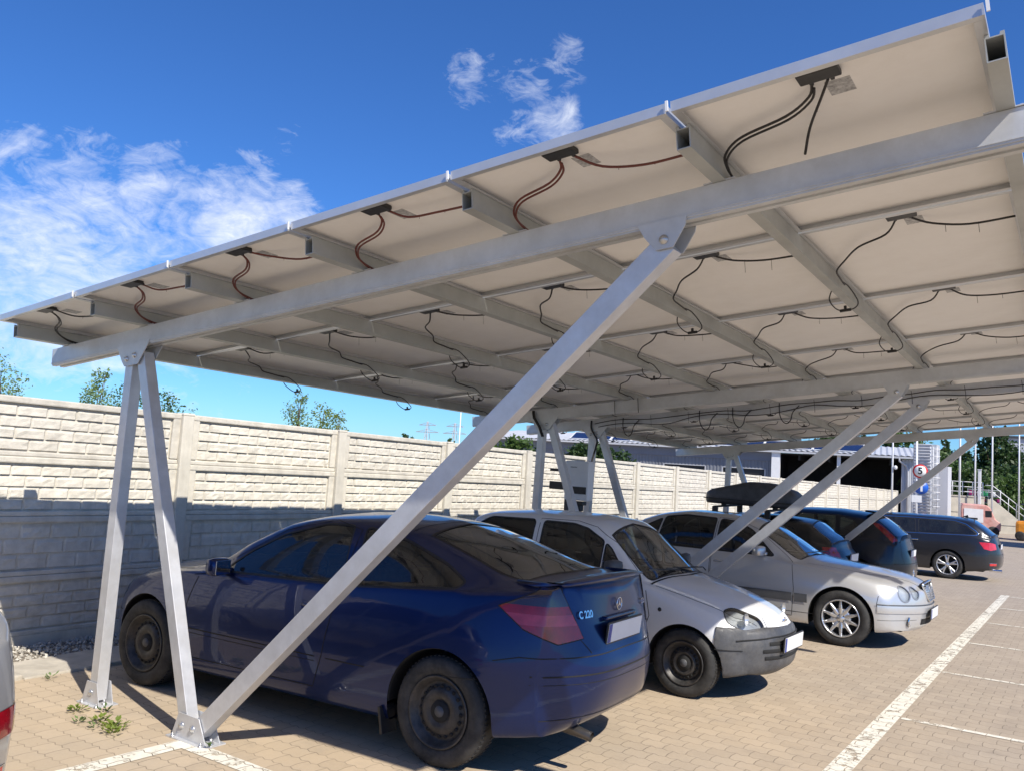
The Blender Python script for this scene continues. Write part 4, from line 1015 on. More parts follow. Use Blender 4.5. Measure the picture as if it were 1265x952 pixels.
# ---------------------------------------------------------------- fence
fy=lambda j:1.93+(j)*2.235
fx=lambda y:-3.10-.0247*y
ftop=lambda y:2.112-.0224*y
def slab_mesh(rows,seed,W=2.10,Hh=.517):
    rg=random.Random(seed); m=MB()
    # frame + field, local: x along fence(+y world), y outward (+x world), z up
    m.box((W/2,-.03,Hh/2),(W,.04,Hh))
    m.box((W/2,.0,Hh-.030),(W,.05,.058),bev=.012); m.box((W/2,-.001,.022),(W,.044,.042),bev=.010)
    m.box((.045,-.002,Hh/2),(.088,.042,Hh-.10),bev=.010); m.box((W-.045,-.002,Hh/2),(.088,.042,Hh-.10),bev=.010)
    a0,a1=.10,W-.10; z0,z1=.052,Hh-.068; bh=(z1-z0)/rows; bw=.262
    for r in range(rows):
        off=(r%2)*bw*.5; xs=[a0]; x=a0+ (bw-off if off else bw)
        while x<a1-.03: xs.append(x); x+=bw
        xs.append(a1)
        for i in range(len(xs)-1):
            l,rr=xs[i]+.004,xs[i+1]-.004; b,t=z0+r*bh+.004,z0+(r+1)*bh-.004
            if rr-l<.03: continue
            d=rg.uniform(.012,.019); n=6 if rr-l>.15 else 4; k=4
            vs=[];fs=[]
            for iz in range(k+1):
                for ix in range(n+1):
                    fx_=ix/n; fz_=iz/k
                    gx_=[0,.05,.3,.5,.7,.95,1][ix] if n==6 else [0,.1,.5,.9,1][ix]; gz_=[0,.05,.4,.75,1][iz]
                    e=(0 if ix in (0,n) else 1)*(0 if iz in (0,k) else 1)
                    dd=-.009+d*e*(1+rg.uniform(-.22,.22))-(.006*(gz_) if e else 0)
                    vs.append((l+(rr-l)*gx_,dd,b+(t-b)*gz_))
            for iz in range(k):
                for ix in range(n): fs.append((iz*(n+1)+ix,iz*(n+1)+ix+1,(iz+1)*(n+1)+ix+1,(iz+1)*(n+1)+ix))
            m.add(vs,fs,False)
    return m
fence=empty('concrete_fence',(fx(0),0,gz(fx(0),0)),'long beige precast concrete fence with rock faced brick pattern behind the parked cars','fence')
protos=[]
for s_,rows in ((1,4),(2,4),(3,3),(4,4)):
    o=slab_mesh(rows,s_).build('fence_panel',mt['brickface'],None); protos.append(o)
used=set()
for j in range(-4,21):
    y0,y1=fy(j),fy(j+1)
    zt0,zt1=ftop(y0),ftop(y1); slope=math.atan2(zt1-zt0,y1-y0); yawf=math.atan2(y1-y0,fx(y1)-fx(y0))
    rot=(Matrix.Rotation(yawf,3,'Z')@Matrix.Rotation(-slope,3,'Y')@Matrix.Diagonal((1,-1,1))).to_4x4()
    for r in range(4):
        k=(r+j*2)%2 if r in(0,3) else r
        k={0:0,1:1,2:2,3:3}[r]
        src=protos[k]
        if k in used: o=src.copy(); COL.objects.link(o)
        else: o=src; used.add(k)
        o.parent=fence
        z=zt0-.517*(r+1)
        o.matrix_local=Matrix.Translation(Vector((fx(y0),y0+.068,z))-fence.location)@rot
bb=MB(); y0,y1=fy(-4),fy(21); bb.bar((fx(y0)-.01,y0,ftop(y0)-2.14),(fx(y1)-.01,y1,ftop(y1)-2.14),.07,.15); o=bb.build('base_board',mt['fence'],fence); o.location=-fence.location
pp=MB(); pp.box((0,0,1.03),(.13,.13,2.10),bev=.012); pp.box((0,0,2.09),(.135,.135,.03),bev=.012); pst=pp.build('fence_post',mt['fence'],fence)
for j in range(-4,22):
    o=pst if j==-4 else pst.copy()
    if j>-4: COL.objects.link(o); o.parent=fence
    o.location=Vector((fx(fy(j)),fy(j),ftop(fy(j))-2.095))-fence.location
# ---------------------------------------------------------------- carports
TH=.1065; ct,st=math.cos(TH),math.sin(TH); ZR=2.5506; HR=.1217; HP=.0929; S_0=-1.858; PS=1.0303; RW=1.635; SLY=-.0269
def roof(s,y,h=0): return Vector((s*ct-h*st,y,ZR+s*st+h*ct+SLY*y))
EX=Vector((ct,0,st)); EY=Vector((0,1,SLY)).normalized(); EZ=EX.cross(EY).normalized()
def wb(mb,name,mat,root,**k):
    o=mb.build(name,mat,root,**k); o.location=-root.location if root.parent is None else Vector((0,0,0)); return o
def panel_proto():
    W,Ln,T=PS-.022,RW-.018,.040
    m=MB()
    for (c,d) in (((W/2,.0175,T/2),(W,.035,.002)),):
        pass
    # frame: outer wall + bottom flange
    t=.003
    m.box((W/2,t/2,T/2),(W,t,T)); m.box((W/2,Ln-t/2,T/2),(W,t,T)); m.box((t/2,Ln/2,T/2),(t,Ln-2*t,T)); m.box((W-t/2,Ln/2,T/2),(t,Ln-2*t,T))
    m.box((W/2,.016,.0012),(W-2*t,.026,.0024)); m.box((W/2,Ln-.016,.0012),(W-2*t,.026,.0024)); m.box((.018,Ln/2,.0012),(.030,Ln-.06,.0024)); m.box((W-.018,Ln/2,.0012),(.030,Ln-.06,.0024))
    fr=m.build('solar_panel',mt['frame'])
    b=MB(); b.box((W/2,Ln/2,T-.0085),(W-.008,Ln-.008,.002)); b.build('backsheet',mt['back'],fr)
    g=MB(); g.box((W/2,Ln/2,T-.0035),(W-.008,Ln-.008,.004)); g.build('cell_face',mt['pv'],fr)
    j=MB(); j.box((W/2,.085,T-.021),(.14,.075,.022),bev=.006); j.box((W/2-.035,.13,T-.021),(.014,.03,.014),bev=.003); j.box((W/2+.035,.13,T-.021),(.014,.03,.014),bev=.003); j.build('junction_box',mt['black'],fr)
    l=MB(); l.box((W/2+.04,.235,T-.0100),(.085,.11,.0012)); l.build('rating_label',mt['tag'],fr)
    return fr
PP=panel_proto(); first=[True]
def gusset(mb,poly,y0,y1): mb.prism(poly,y0,y1,lambda s_,h_,d_:roof(s_,d_,h_))
def carport(Y0,Y1,Ystart,rows,label,idx):
    root=empty('solar_carport',(0,Y0,gz(0,Y0)),label,'carport','solar carports over the parking row')
    # rafters
    for Y in (Y0,Y1):
        m=MB(); a=roof(-2.077,Y+.05,HR/2); b=roof(4.85,Y+.05,HR/2); m.bar(a,b,.10,HR,up=EZ,bev=.002)
        for h_ in (.012,.020): pass
        m.bar(roof(-2.077,Y-.0025,.012),roof(4.85,Y-.0025,.012),.005,.005,up=EZ); m.bar(roof(-2.077,Y+.02,-.004),roof(4.85,Y+.02,-.004),.030,.008,up=EZ); m.bar(roof(-2.077,Y+.08,-.004),roof(4.85,Y+.08,-.004),.030,.008,up=EZ)
        wb(m,'rafter',mt['alu'],root)
    ys=Ystart+.135; ye=Ystart+rows*RW-.12
    for k in range(7):
        s_=S_0+k*PS+.0044; m=MB(); w=.0566; sk=lambda y:-.0064*y
        A=lambda ds,h,y: roof(s_+ds+sk(y-Y0),y,h)
        t=.004; lo=HR+.001; hi=HR+HP
        vs=[];fs=[]
        sec=[(-w/2,lo),(w/2,lo),(w/2,hi),(w/2-.012,hi),(w/2-.014,hi-.010),(-w/2+.014,hi-.010),(-w/2+.012,hi),(-w/2,hi)]
        inn=[(-w/2+t,lo+t),(w/2-t,lo+t),(w/2-t,hi-t-.010),(w/2-.013,hi-t-.010),(w/2-.014,hi-.014),(-w/2+.014,hi-.014),(-w/2+.013,hi-t-.010),(-w/2+t,hi-t-.010)]
        n=8
        for y in (ys,ye):
            vs+=[A(ds,h,y) for ds,h in sec]+[A(ds,h,y) for ds,h in inn]
        for i in range(n):
            j=(i+1)%n
            fs+=[(i,j,16+j,16+i),(8+i,24+i,24+j,8+j),(i,8+i,8+j,j),(16+i,16+j,24+j,24+i)]
        m.add(vs,fs)
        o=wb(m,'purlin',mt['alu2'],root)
        cl=MB()
        for Y in (Y0,Y1):
            for sg in(-1,1):
                c=roof(s_+sg*(w/2+.02)+sk(Y-Y0),Y+.02,HR+.003); cl.bar(c-EX*.02,c+EX*.02,.05,.004,up=EZ)
                cl.bar(c-EZ*.0,c+EZ*.012,.010,.010,up=EX)
        q=cl.build('purlin_cleat',mt['galv'],o)
    # panels
    for i in range(6):
        for j in range(rows):
            src=PP
            if first[0]: o=src; first[0]=False; o.parent=root
            else: o=copy_tree(src,root)
            s0=S_0+i*PS+.011; y0=Ystart+j*RW+.009
            mat=Matrix((EX,EY,EZ)).transposed().to_4x4(); mat.translation=roof(s0-.0064*(y0-Y0),y0,HR+HP+.001)-root.location
            o.matrix_local=mat
    for k in range(7):
        cl=MB()
        for yy in (Ystart+.012,):
            c=roof(S_0+k*PS-.0064*(yy-Y0),yy-.012,HR+HP+.022)
            cl.bar(c-EZ*.020,c+EZ*.020,.006,.010,up=EX)
        wb(cl,'end_clamp',mt['white'],root)
    # legs, brace, brackets
    for Y in (Y0,Y1):
        yc=Y+.05
        def g3(x,dz=0): return Vector((x,yc,gz(x,Y)+dz))
        for a,b,nm in ((g3(-1.0757,.03),roof(-1.020,yc,-.06),'leg'),(g3(-.02,.05),roof(-.897,yc,-.06),'leg')):
            m=MB(); m.bar(a,b,.080,.088,up=(1,0,0),bev=.004); wb(m,nm,mt['galv'],root)
        m=MB(); b0_=g3(.09,.07); m.bar(b0_,b0_.lerp(roof(3.08,yc,-.055),.99),.082,.105,up=(0,0,1),bev=.004); wb(m,'brace',mt['galv'],root)
        m=MB()
        for yo in (Y-.004,Y+.104):
            m=MB(); gusset(m,[(-1.16,.02),(-1.09,-.10),(-1.06,-.135),(-.90,-.135),(-.78,-.01),(-.76,.02)],yo-.003,yo+.003)
            wb(m,'gusset_plate',mt['alu'],root); m=MB(); gusset(m,[(2.92,.01),(2.95,-.05),(3.00,-.115),(3.08,-.115),(3.14,-.03),(3.15,.01)],yo-.003,yo+.003); wb(m,'gusset_plate',mt['alu'],root)
        for (s_,h_) in ((-1.03,-.085),(-.935,-.070),(3.04,-.075)):
            c=roof(s_,Y-.008,h_); m=MB(); m.lathe([(0,-.014),(.008,-.014),(.009,-.012),(.014,-.012),(.014,-.004),(.021,-.004),(.021,0)],12,c=c); wb(m,'bolt',mt['bolt'],root)
        # base brackets
        for (x0,x1,t0,t1,nm) in ((-1.185,-.965,-1.135,-1.015,'a'),(-.135,.215,-.075,.125,'b')):
            m=MB()
            for yo in (Y+.001,Y+.099):
                z0=gz(x0,Y); m.prism([(x0,z0+.004),(x1,z0+.004),(t1,z0+.155),(t0,z0+.155)],yo-.003,yo+.003,lambda a_,b_,d_:(a_,d_,b_))
            m.box(((x0+x1)/2,Y+.05,gz(x0,Y)+.006),(x1-x0+.03,.16,.008))
            wb(m,'base_bracket',mt['galv'],root)
            for xx in ([-1.075] if nm=='a' else [-.035,.075]):
                m=MB(); m.lathe([(0,-.016),(.009,-.016),(.010,-.013),(.015,-.013),(.015,-.004),(.022,-.004),(.022,0)],12,c=(xx,Y-.003,gz(x0,Y)+.085)); wb(m,'bolt',mt['bolt'],root)
            for xx in (x0+.02,x1-.02):
                m=MB(); m.lathe([(.014,0),(.014,.010),(.008,.011),(.008,.022),(0,.024)],8,axis='z',c=(xx+.02 if xx<0 else xx-.01,Y-.02,gz(x0,Y)+.01)); wb(m,'anchor_bolt',mt['bolt'],root)
            m=MB(); m.lathe([(.016,0),(.016,.012),(.010,.013),(.010,.034),(0,.036)],8,axis='z',c=((x1-.025),Y+.05,gz(x0,Y)+.01)); wb(m,'anchor_bolt',mt['bolt'],root)
    # cables
    hb=HR+HP+.030
    def smooth(P,n=5):
        P=[Vector(p) for p in P]; out=[]
        for i in range(len(P)-1):
            p0=P[max(i-1,0)];p1=P[i];p2=P[i+1];p3=P[min(i+2,len(P)-1)]
            for k in range(n):
                t=k/n; out.append(.5*((2*p1)+(p2-p0)*t+(2*p0-5*p1+4*p2-p3)*t*t+(3*p1-p0-3*p2+p3)*t**3))
        out.append(P[-1]); return out
    rg=random.Random(5+idx)
    for i in range(6):
        for j in range(rows):
            sk=-.0064*(Ystart+j*RW-Y0); sL=S_0+i*PS+sk; sm=sL+PS/2; sR=sL+PS; yf=Ystart+j*RW; dy=rg.uniform(-.06,.06)
            red=(idx==0 and j==0 and 1<=i<=4)
            r=.0055 if idx==0 else .0048
            row0=(j==0)
            e=yf+(.46 if row0 and idx==0 else .68)+dy*.5
            if row0 and idx==0:
                S_=[(sm-.035,yf+.15,hb-.012),(sm-.06,yf+.20,hb-.030),(sm-.16,yf+.265,hb-.045),(sL+.16,yf+.335,hb-.045),(sL+.070,yf+.41,HR+.060),(sL+.050,yf+.48,HR+.035),(sL+.045,yf+.57,HR+.02)]
            P=[(sm-.035,yf+.15,hb-.012),(sm-.10,yf+.22+rg.uniform(-.02,.03),hb-.05),(sm-.26,yf+.36,hb-.035-rg.uniform(0,.02)),(sL+.13,e-.10,hb-.045),(sL+.062,e,HR+.055),(sL+.048,e+.14,HR+.045),(sL+.046,e+.26,HR+.035)]
            if row0 and idx==0: P=S_
            m=MB(); m.tube([roof(*p) for p in smooth(P)],r,6)
            if row0 and idx==0: m.tube([roof(a_+.004,b_+.012,c_-.010) for a_,b_,c_ in smooth(S_)],r*.9,6)
            wb(m,'cable',mt['cable'] if not red else mt['redcable'],root)
            if not(row0 and idx==0) :
                e2=e+.22
                P=[(sL+.048,e2,HR+.04),(sL+.060,e2+.10,HR+.030),(sL+.085,e2+.19,HR-.04),(sL+.060,e2+.24,HR-.068),(sL,e2+.25,HR-.078),(sL-.055,e2+.235,HR-.064),(sL-.080,e2+.17,HR-.015),(sL-.045,e2+.10,HR+.03)]
                m=MB(); m.tube([roof(*p) for p in smooth(P)],.0042,6)
                c=roof(sL-.005,e2+.25,HR-.076); m.bar(c-EX*.035,c+EX*.035,.016,.018,up=EZ,bev=.003); m.bar(c-EZ*.002,c+EZ*.030,.012,.016,up=EX)
                wb(m,'cable_loop',mt['cable'],root)
            P=[(sm+.035,yf+.15,hb-.012),(sm+.12,yf+.22+dy*.5,hb-.03-rg.uniform(0,.02)),(sm+.28,yf+.27+dy,hb-.045-rg.uniform(0,.02)),(sR-.035,yf+.27+dy,HR+.06)]
            if row0 and idx==0 and i==5: P=[(sm+.02,yf+.15,hb-.01),(sm-.02,yf+.22,hb-.03),(sm-.11,yf+.40,hb-.05),(sm-.16,Y0-.01,HR+.02)]
            m=MB(); pts=[roof(*p) for p in smooth(P)]; m.tube(pts,r,6)
            for t in (7,11):
                if t<len(pts): m.tube([pts[t]+EZ*.006,pts[t]-EZ*(rg.uniform(.008,.015) if row0 and idx==0 else rg.uniform(.03,.07))],.0012,4)
            wb(m,'cable',mt['cable'] if not red else mt['redcable'],root)
    if idx==1:
        # string cables laced along the near face of the first rafter
        for h0,sag,a,b in ((.060,.012,-.95,4.8),(.005,.030,-.9,4.8)):
            P=[]; n=22
            for i in range(n+1):
                s_=a+(b-a)*i/n; P.append((s_,Y0-.018,h0+sag*math.sin(i*1.3)+rg.uniform(-.008,.008)))
            m=MB(); m.tube([roof(*p) for p in smooth(P,3)],.0055,6)
            if h0<.03:
                for i in range(1,n*1,2):
                    s_=a+(b-a)*i/n; m.tube([roof(s_,Y0-.02,.10),roof(s_+.004,Y0-.024,.02),roof(s_,Y0-.02,-.045)],.0025,4)
            wb(m,'string_cable',mt['cable'],root)
        for s_ in (-.45,.62,1.05,1.62):
            P=[(s_-.07,Y0-.02,.10),(s_-.075,Y0-.03,-.02),(s_-.05,Y0-.03,-.11),(s_,Y0-.03,-.15),(s_+.05,Y0-.03,-.11),(s_+.08,Y0-.02,-.02),(s_+.16,Y0-.02,.05)]
            m=MB(); m.tube([roof(*p) for p in smooth(P)],.006,6); wb(m,'hanging_cable_loop',mt['cable'],root)
        # riser bundle down the leg
        P=[roof(-1.0,Y0-.02,.10),roof(-1.0,Y0-.03,-.02)+Vector((0,0,0)),roof(-.92,Y0-.04,-.16),Vector((-.86,Y0-.12,2.02)),Vector((-.78,6.35,1.85)),Vector((-.74,6.24,1.73))]
        m=MB(); m.tube(smooth(P),.013,8); wb(m,'riser_cable',mt['cable'],root)
    return root
c1=carport(0.0,5.4087,-.5137,4,'nearer solar carport, its V shaped legs and long diagonal brace standing beside the blue coupe',0)
c2=carport(6.70,12.03,6.19,4,'farther solar carport with laced string cables, its braces in front of the silver saloon',1)
# wires round the top of the second frame (nearer carport)
m=MB()
for dx in (0,.012,.024): m.tube([roof(-1.12+dx,5.385,.11),roof(-1.10+dx,5.37,.02),roof(-1.02+dx,5.36,-.10),roof(-.98+dx,5.36,-.22)],.008,6)
wb(m,'riser_cable',mt['cable'],c1)
m=MB()
for s_ in (.02,.32): m.tube([roof(s_,5.39,.13),roof(s_,5.385,.0),roof(s_,5.39,-.035)],.004,5)
wb(m,'cable_tie',mt['cable'],c1)
# ---------------------------------------------------------------- inverter on its rack
t=empty('solar_inverter',(-.79,6.05,gz(-.8,6.12)),'white inverter cabinet with dark display band mounted between the rear carport legs','inverter')
m=MB(); m.box((0,0,1.74),(.34,.16,.50),bev=.02); m.build('cabinet',mt['white'],t)
m=MB(); m.box((0,-.083,1.62),(.30,.012,.09),bev=.004); m.build('display_band',mt['black'],t)
m=MB(); m.box((-.01,0,1.455),(.20,.12,.05),bev=.01); m.box((-.01,0,1.40),(.13,.10,.09),bev=.01); m.build('connector_block',mt['black'],t)
for x in (-.05,0,.04):
    m=MB(); m.tube([(x,0,1.38),(x,.01,1.0),(x-.02,.02,.6),(x-.02,.02,.05)],.010,6); m.build('supply_cable',mt['cable'],t)
text_mesh('inverter',.03,mt['signtext'],'lettering',t,(-.04,-.0815,1.91),(R_(90),0,0),.0008).hide_render=False
t2=empty('mounting_rack',(-1.05,6.20,gz(-1.05,6.2)),'dark steel rack with two cross rails behind the carport legs beside the inverter','rack')
m=MB(); m.box((0,0,.95),(.05,.04,1.9)); m.build('upright',mt['trim'],t2)
for z,h in ((1.86,.035),(1.66,.10)):
    m=MB(); m.box((-.02,-.03,z),(.46,.03,h)); m.build('rail',mt['black'],t2)
m=MB(); m.box((.11,-.05,1.86),(.07,.03,.24),bev=.004); m.build('switch_box',mt['black'],t2)
# ---------------------------------------------------------------- background
def W3(*a): return Vector(a)
t=empty('warehouse',(-17,58,-1.4),'grey corrugated warehouse with a wide dark open bay and solar panels on its roof','warehouse')
A=Vector((-30,55.6,0)); B=Vector((-5.2,60.2,0)); D=(B-A); LEN=D.length; D.normalize(); Nn=Vector((D.y,-D.x,0)) # towards camera
if Nn.y>0: Nn=-Nn
def wp(a,b,z): # along facade a, outward b
    p=A+D*a+Nn*b; return Vector((p.x,p.y,z))
def wbx(mb,a0,a1,b0,b1,z0,z1):
    mm=Matrix((D,Nn,Vector((0,0,1)))).transposed(); mb.box(wp((a0+a1)/2,(b0+b1)/2,(z0+z1)/2),(abs(a1-a0),abs(b1-b0),abs(z1-z0)),mm)
aM=16.1
def wl(m,name,mat): 
    o=m.build(name,mat,t); o.location=-t.location; return o
m=MB()
nr=int(aM/.25); 
def corrug(m,a0,a1,z0,z1,b0=0.0,step=.25,dep=.035):
    n=max(1,int((a1-a0)/step)); vs=[];fs=[]
    prof=[(0,0),(.3,0),(.42,1),(.88,1),(1,0)]
    k=0
    for i in range(n):
        for u,d in prof[:-1]:
            vs+= [wp(a0+(i+u)*(a1-a0)/n,b0+d*dep,z0),wp(a0+(i+u)*(a1-a0)/n,b0+d*dep,z1)]; k+=1
    vs+=[wp(a1,b0,z0),wp(a1,b0,z1)]; k+=1
    for i in range(k-1): fs.append((2*i,2*i+2,2*i+3,2*i+1))
    m.add(vs,fs)
wins=[(-3.0,2.6,'x')]
w1=(7.7,10.9); w2=(12.2,15.3)
def seg(a0,a1,z0,z1): corrug(m,a0,a1,z0,z1)
seg(-9,w1[0],-2,2.42); seg(w1[0],w1[1],-2,1.12); seg(w1[0],w1[1],1.78,2.42); seg(w1[1],w2[0],-2,2.42); seg(w2[0],w2[1],-2,1.12); seg(w2[0],w2[1],1.78,2.42); seg(w2[1],aM,-2,2.42)
wl(m,'wall',mt['corr'])
m=MB(); wbx(m,-9,aM,-.02,.12,2.42,3.22); wl(m,'fascia',mt['fascia'])
for w_ in (w1,w2):
    m=MB(); wbx(m,w_[0],w_[1],-.16,-.10,1.12,1.78); o=wl(m,'window',mt['glassblk'] if 'glassblk' in mt else mt['black'])
    f=MB(); 
    for a0,a1,z0,z1 in ((w_[0]-.05,w_[0]+.03,1.08,1.82),(w_[1]-.03,w_[1]+.05,1.08,1.82),(w_[0],w_[1],1.78,1.83),(w_[0],w_[1],1.07,1.12)): wbx(f,a0,a1,-.10,.05,z0,z1)
    q=f.build('window_frame',mt['corrlight'],o)
m=MB(); wbx(m,aM,LEN,-8.2,-8,-2,3.1); wbx(m,aM-.1,aM,-8,-.05,-2,3.1); wbx(m,LEN-.7,LEN-.6,-8,-.1,-2,3.1); wl(m,'bay_wall',mt['darkin'])
m=MB(); wbx(m,aM+.1,LEN-.7,-8,0,3.0,3.08)
for a in np.linspace(aM+1.5,LEN-1.5,4): wbx(m,a,a+.15,-7.9,-.2,2.6,3.0)
wl(m,'bay_ceiling',mt['darkin'])
m=MB(); corrug(m,LEN-.75,LEN+.05,-2,3.05,0,.2); wl(m,'corner_sheet',mt['corrlight'])
for a in (aM+.0,):
    m=MB(); wbx(m,a-.30,a+.30,.13,.45,-2,3.1); wl(m,'column',mt['white'])
for a in (20.4,):
    m=MB(); wbx(m,a-.12,a+.12,.02,.25,-2,3.1); wl(m,'column',mt['white'])
m=MB()  # roof
nrib=int((LEN+9)/.4); vs=[];fs=[]
for i in range(nrib+1):
    a=-9.3+i*(LEN+9.6)/nrib
    for u,dz in ((0,0),(.5,.06)):
        vs+=[wp(a+u*.3,.5,3.24+dz),wp(a+u*.3,-10,4.15+dz)]
for i in range(2*(nrib+1)-1): fs.append((2*i,2*i+2,2*i+3,2*i+1))
m.add(vs,fs); m.add([wp(-9.3,.5,3.14),wp(LEN+.4,.5,3.14),wp(LEN+.4,-10,4.05),wp(-9.3,-10,4.05)],[(0,1,2,3)]); wl(m,'roof',mt['corrlight'])
m=MB(); wbx(m,-9.3,LEN+.4,.5,.62,3.08,3.22); m.tube([wp(LEN-.9,.56,3.1),wp(LEN-.9,.5,2.9),wp(LEN-.45,.2,2.6),wp(LEN-.35,.15,2.3),wp(LEN-.35,.15,-2)],.07,8); wl(m,'gutter',mt['corrlight'])
def pvrow(a0,n,b0,b1,zz=0):
    for i in range(n):
        m=MB(); aa=a0+i*1.75
        f=lambda a_,b_,h_: wp(a_,b_,3.24+(.5-b_)*.0867+h_)
        vs=[f(aa,b0,.10),f(aa+1.65,b0,.10),f(aa+1.65,b1,.55+.0),f(aa,b1,.55),f(aa,b0,.06),f(aa+1.65,b0,.06),f(aa+1.65,b1,.51),f(aa,b1,.51)]
        m.add(vs,[(0,1,2,3),(7,6,5,4),(0,4,5,1),(1,5,6,2),(2,6,7,3),(3,7,4,0)]); o=wl(m,'roof_solar_panel',mt['pv'])
        e=MB(); P=vs[:4]
        for k in range(4): e.bar(P[k]+Vector((0,0,.01)),P[(k+1)%4]+Vector((0,0,.01)),.06,.05)
        e.build('panel_frame',mt['white'],o)
pvrow(-.4,5,-.6,-2.0); pvrow(11.6,6,-.6,-2.0)
# stair tower
t=empty('stair_tower',(-2.9,52.2,-1.3),'light grey service tower with louvres and a caged ladder beside the warehouse','tower')
m=MB(); m.box((.52,.5,1.9),(.62,1.6,3.95)); m.build('side_block',mt['paleb'],t)
m=MB(); m.box((-.42,.4,2.55),(1.25,1.4,5.2)); m.build('main_block',mt['corrlight'],t)
m=MB()
for i in range(26): m.box((-.52,-.33,.6+i*.18),(.95,.06,.11),Matrix.Rotation(.5,3,'X'))
m.build('louvres',mt['paleb'],t)
m=MB(); 
for x in (-.02,.34): m.box((x,-.62,2.45),(.05,.05,5.0))
for i in range(24): m.box((.16,-.62,.15+i*.21),(.34,.035,.035))
for i in range(9): 
    n=10; m.tube([(.16-.30*math.cos(math.pi*k/n),-.62-.55*math.sin(math.pi*k/n),1.5+i*.42) for k in range(n+1)],.02,5)
for k in (3,5,7): m.tube([(.16-.30*math.cos(math.pi*k/10),-.62-.55*math.sin(math.pi*k/10),z) for z in (1.4,5.0)],.018,5)
m.build('ladder',mt['white'],t)
# traffic signs on a post
t=empty('road_sign_post',(-1.45,36.7,gz(-1.45,36.7)),'white post carrying a round speed limit 5 sign above a round blue sign','road sign')
bz=gz(-1.45,36.7)
m=MB(); m.tube([(0,0,0),(-.03,-.02,4.5)],.045,10); m.build('post',mt['white'],t)
fc=Vector((4.5+1.45,-3.2-36.7,0)).normalized(); ya=math.atan2(fc.y,fc.x)+math.pi/2
def disc(r,y,mat,z,nm,par,rr=0):
    d=MB(); d.lathe([(0,y),(r,y),(r,y+.012),(0,y+.012)],40); o=d.build(nm,mat,par); return o
s1=MB(); s1.lathe([(0,-.06),(.30,-.06),(.30,-.045),(0,-.045)],40); s=s1.build('speed_limit_sign',mt['signred'],t,loc=(.12,0,2.12-bz)); s.rotation_euler=(0,0,ya)
d=MB(); d.lathe([(0,-.064),(.235,-.064),(.235,-.060),(0,-.060)],40); d.build('sign_face',mt['plate'],s)
text_mesh('5',.40,mt['signtext'],'numeral',s,(0,-.067,0),(R_(90),0,0),.002,.012)
s1=MB(); s1.lathe([(0,-.06),(.29,-.06),(.29,-.045),(0,-.045)],40); s=s1.build('blue_sign',mt['signblue'],t,loc=(.16,0,1.42-bz)); s.rotation_euler=(0,0,ya)
d=MB(); d.box((.02,-.064,-.04),(.085,.005,.26)); d.prism([(-.10,.07),(.02,.20),(.14,.07)],-.066,-.062,lambda a_,b_,d_:(a_,d_,b_)); d.build('arrow',mt['plate'],s)
m=MB(); m.box((.0,-.05,.92-bz),(.40,.02,.30),Matrix.Rotation(ya,3,'Z')); m.build('notice_board',mt['plate'],t)
# masts
for (x,y,h,r) in ((-4.0,45.6,8.5,.055),(-1.0,47.7,8.8,.06),(-.85,53.9,9.0,.055),(0,54.4,9.0,.055),(1.32,55.5,8.6,.05),(-32.6,44.0,6.6,.05)):
    z=gz(x,y); lab={-4.0:'thin grey mast in front of the dark warehouse bay',-1.0:'thin pale mast right of the stair tower',-.85:'thin pale mast left of the short white pillar',0:'thin pale mast above the cluttered rack',1.32:'thin pale mast rising beside the ramp foot',-32.6:'lone thin mast far beyond the fence'}[x]
    t=empty('mast',(x,y,z),lab,'mast','thin masts around the yard'); 
    m=MB(); m.tube([(0,0,0),(0,0,h)],[r,r*.7],10); m.lathe([(r*2.2,0),(r*2.2,.05),(0,.05)],12,axis='z'); m.build('pole',mt['white'],t)
    m=MB(); m.tube([(0,0,h-.02),(0,0,h+.06)],[r*.9,.01],8); 
    if x==-4.0: m.lathe([(0,-.12),(.08,-.08),(.10,0),(.08,.08),(0,.12)],12,axis='z',c=(.16,-.05,3.6))
    m.build('cap',mt['white'],t)
t=empty('white_pillar',(-.65,54.3,-1.2),'short white pillar standing on the retaining wall','pillar'); m=MB(); m.box((0,0,1.85),(.17,.17,3.7),bev=.02); m.build('shaft',mt['white'],t); m=MB(); m.box((0,0,3.72),(.22,.22,.05)); m.build('cap',mt['white'],t)
# retaining wall, ramp wall, railings
t=empty('retaining_wall',(-1.4,54,-1.25),'beige concrete retaining wall with joints right of the stair tower','wall')
m=MB(); m.bar((-1.6,-.5,1.05),(.95,.6,1.05),.25,2.1); m.build('wall_body',mt['wallc'],t)
m=MB()
for z in (.55,1.15): m.bar((-1.6,-.64,z),(.95,.46,z),.02,.03)
m.build('joint_line',mt['trim'],t)
m=MB(); m.bar((-1.6,-.5,2.13),(.95,.6,2.13),.34,.07); m.build('coping',mt['kerb'],t)
t=empty('ramp_wall',(.6,55.3,-1.25),'beige ramp wall sloping down to the right with a handrail','wall')
m=MB(); m.prism([(-.85,0),(1.0,0),(1.0,.62),(-.62,2.02),(-.85,2.02)],-.15,.15,lambda a_,b_,d_:(a_,d_+a_*.45,b_)); m.build('wall_body',mt['wallc'],t)
m=MB(); m.prism([(-.85,.50),(1.0,.50),(1.0,.52),(-.85,.52)],-.17,-.15,lambda a_,b_,d_:(a_,d_+a_*.45,b_)); m.build('joint_line',mt['trim'],t)
m=MB()
for h in (.45,.85): m.tube([(-1.0,-.4,2.0+h),(-.62,-.28,2.0+h),(1.05,.45,.60+h)],.025,6)
for k in range(5):
    f=k/4; m.tube([(-.62+1.62*f,-.28+.73*f,2.0-1.4*f),(-.62+1.62*f,-.28+.73*f,2.9-1.4*f)],.022,6)
m.build('handrail',mt['white'],t)
t=empty('railing',(-1.6,53.8,.85),'pale tubular railing along the top of the retaining wall','railing')
m=MB()
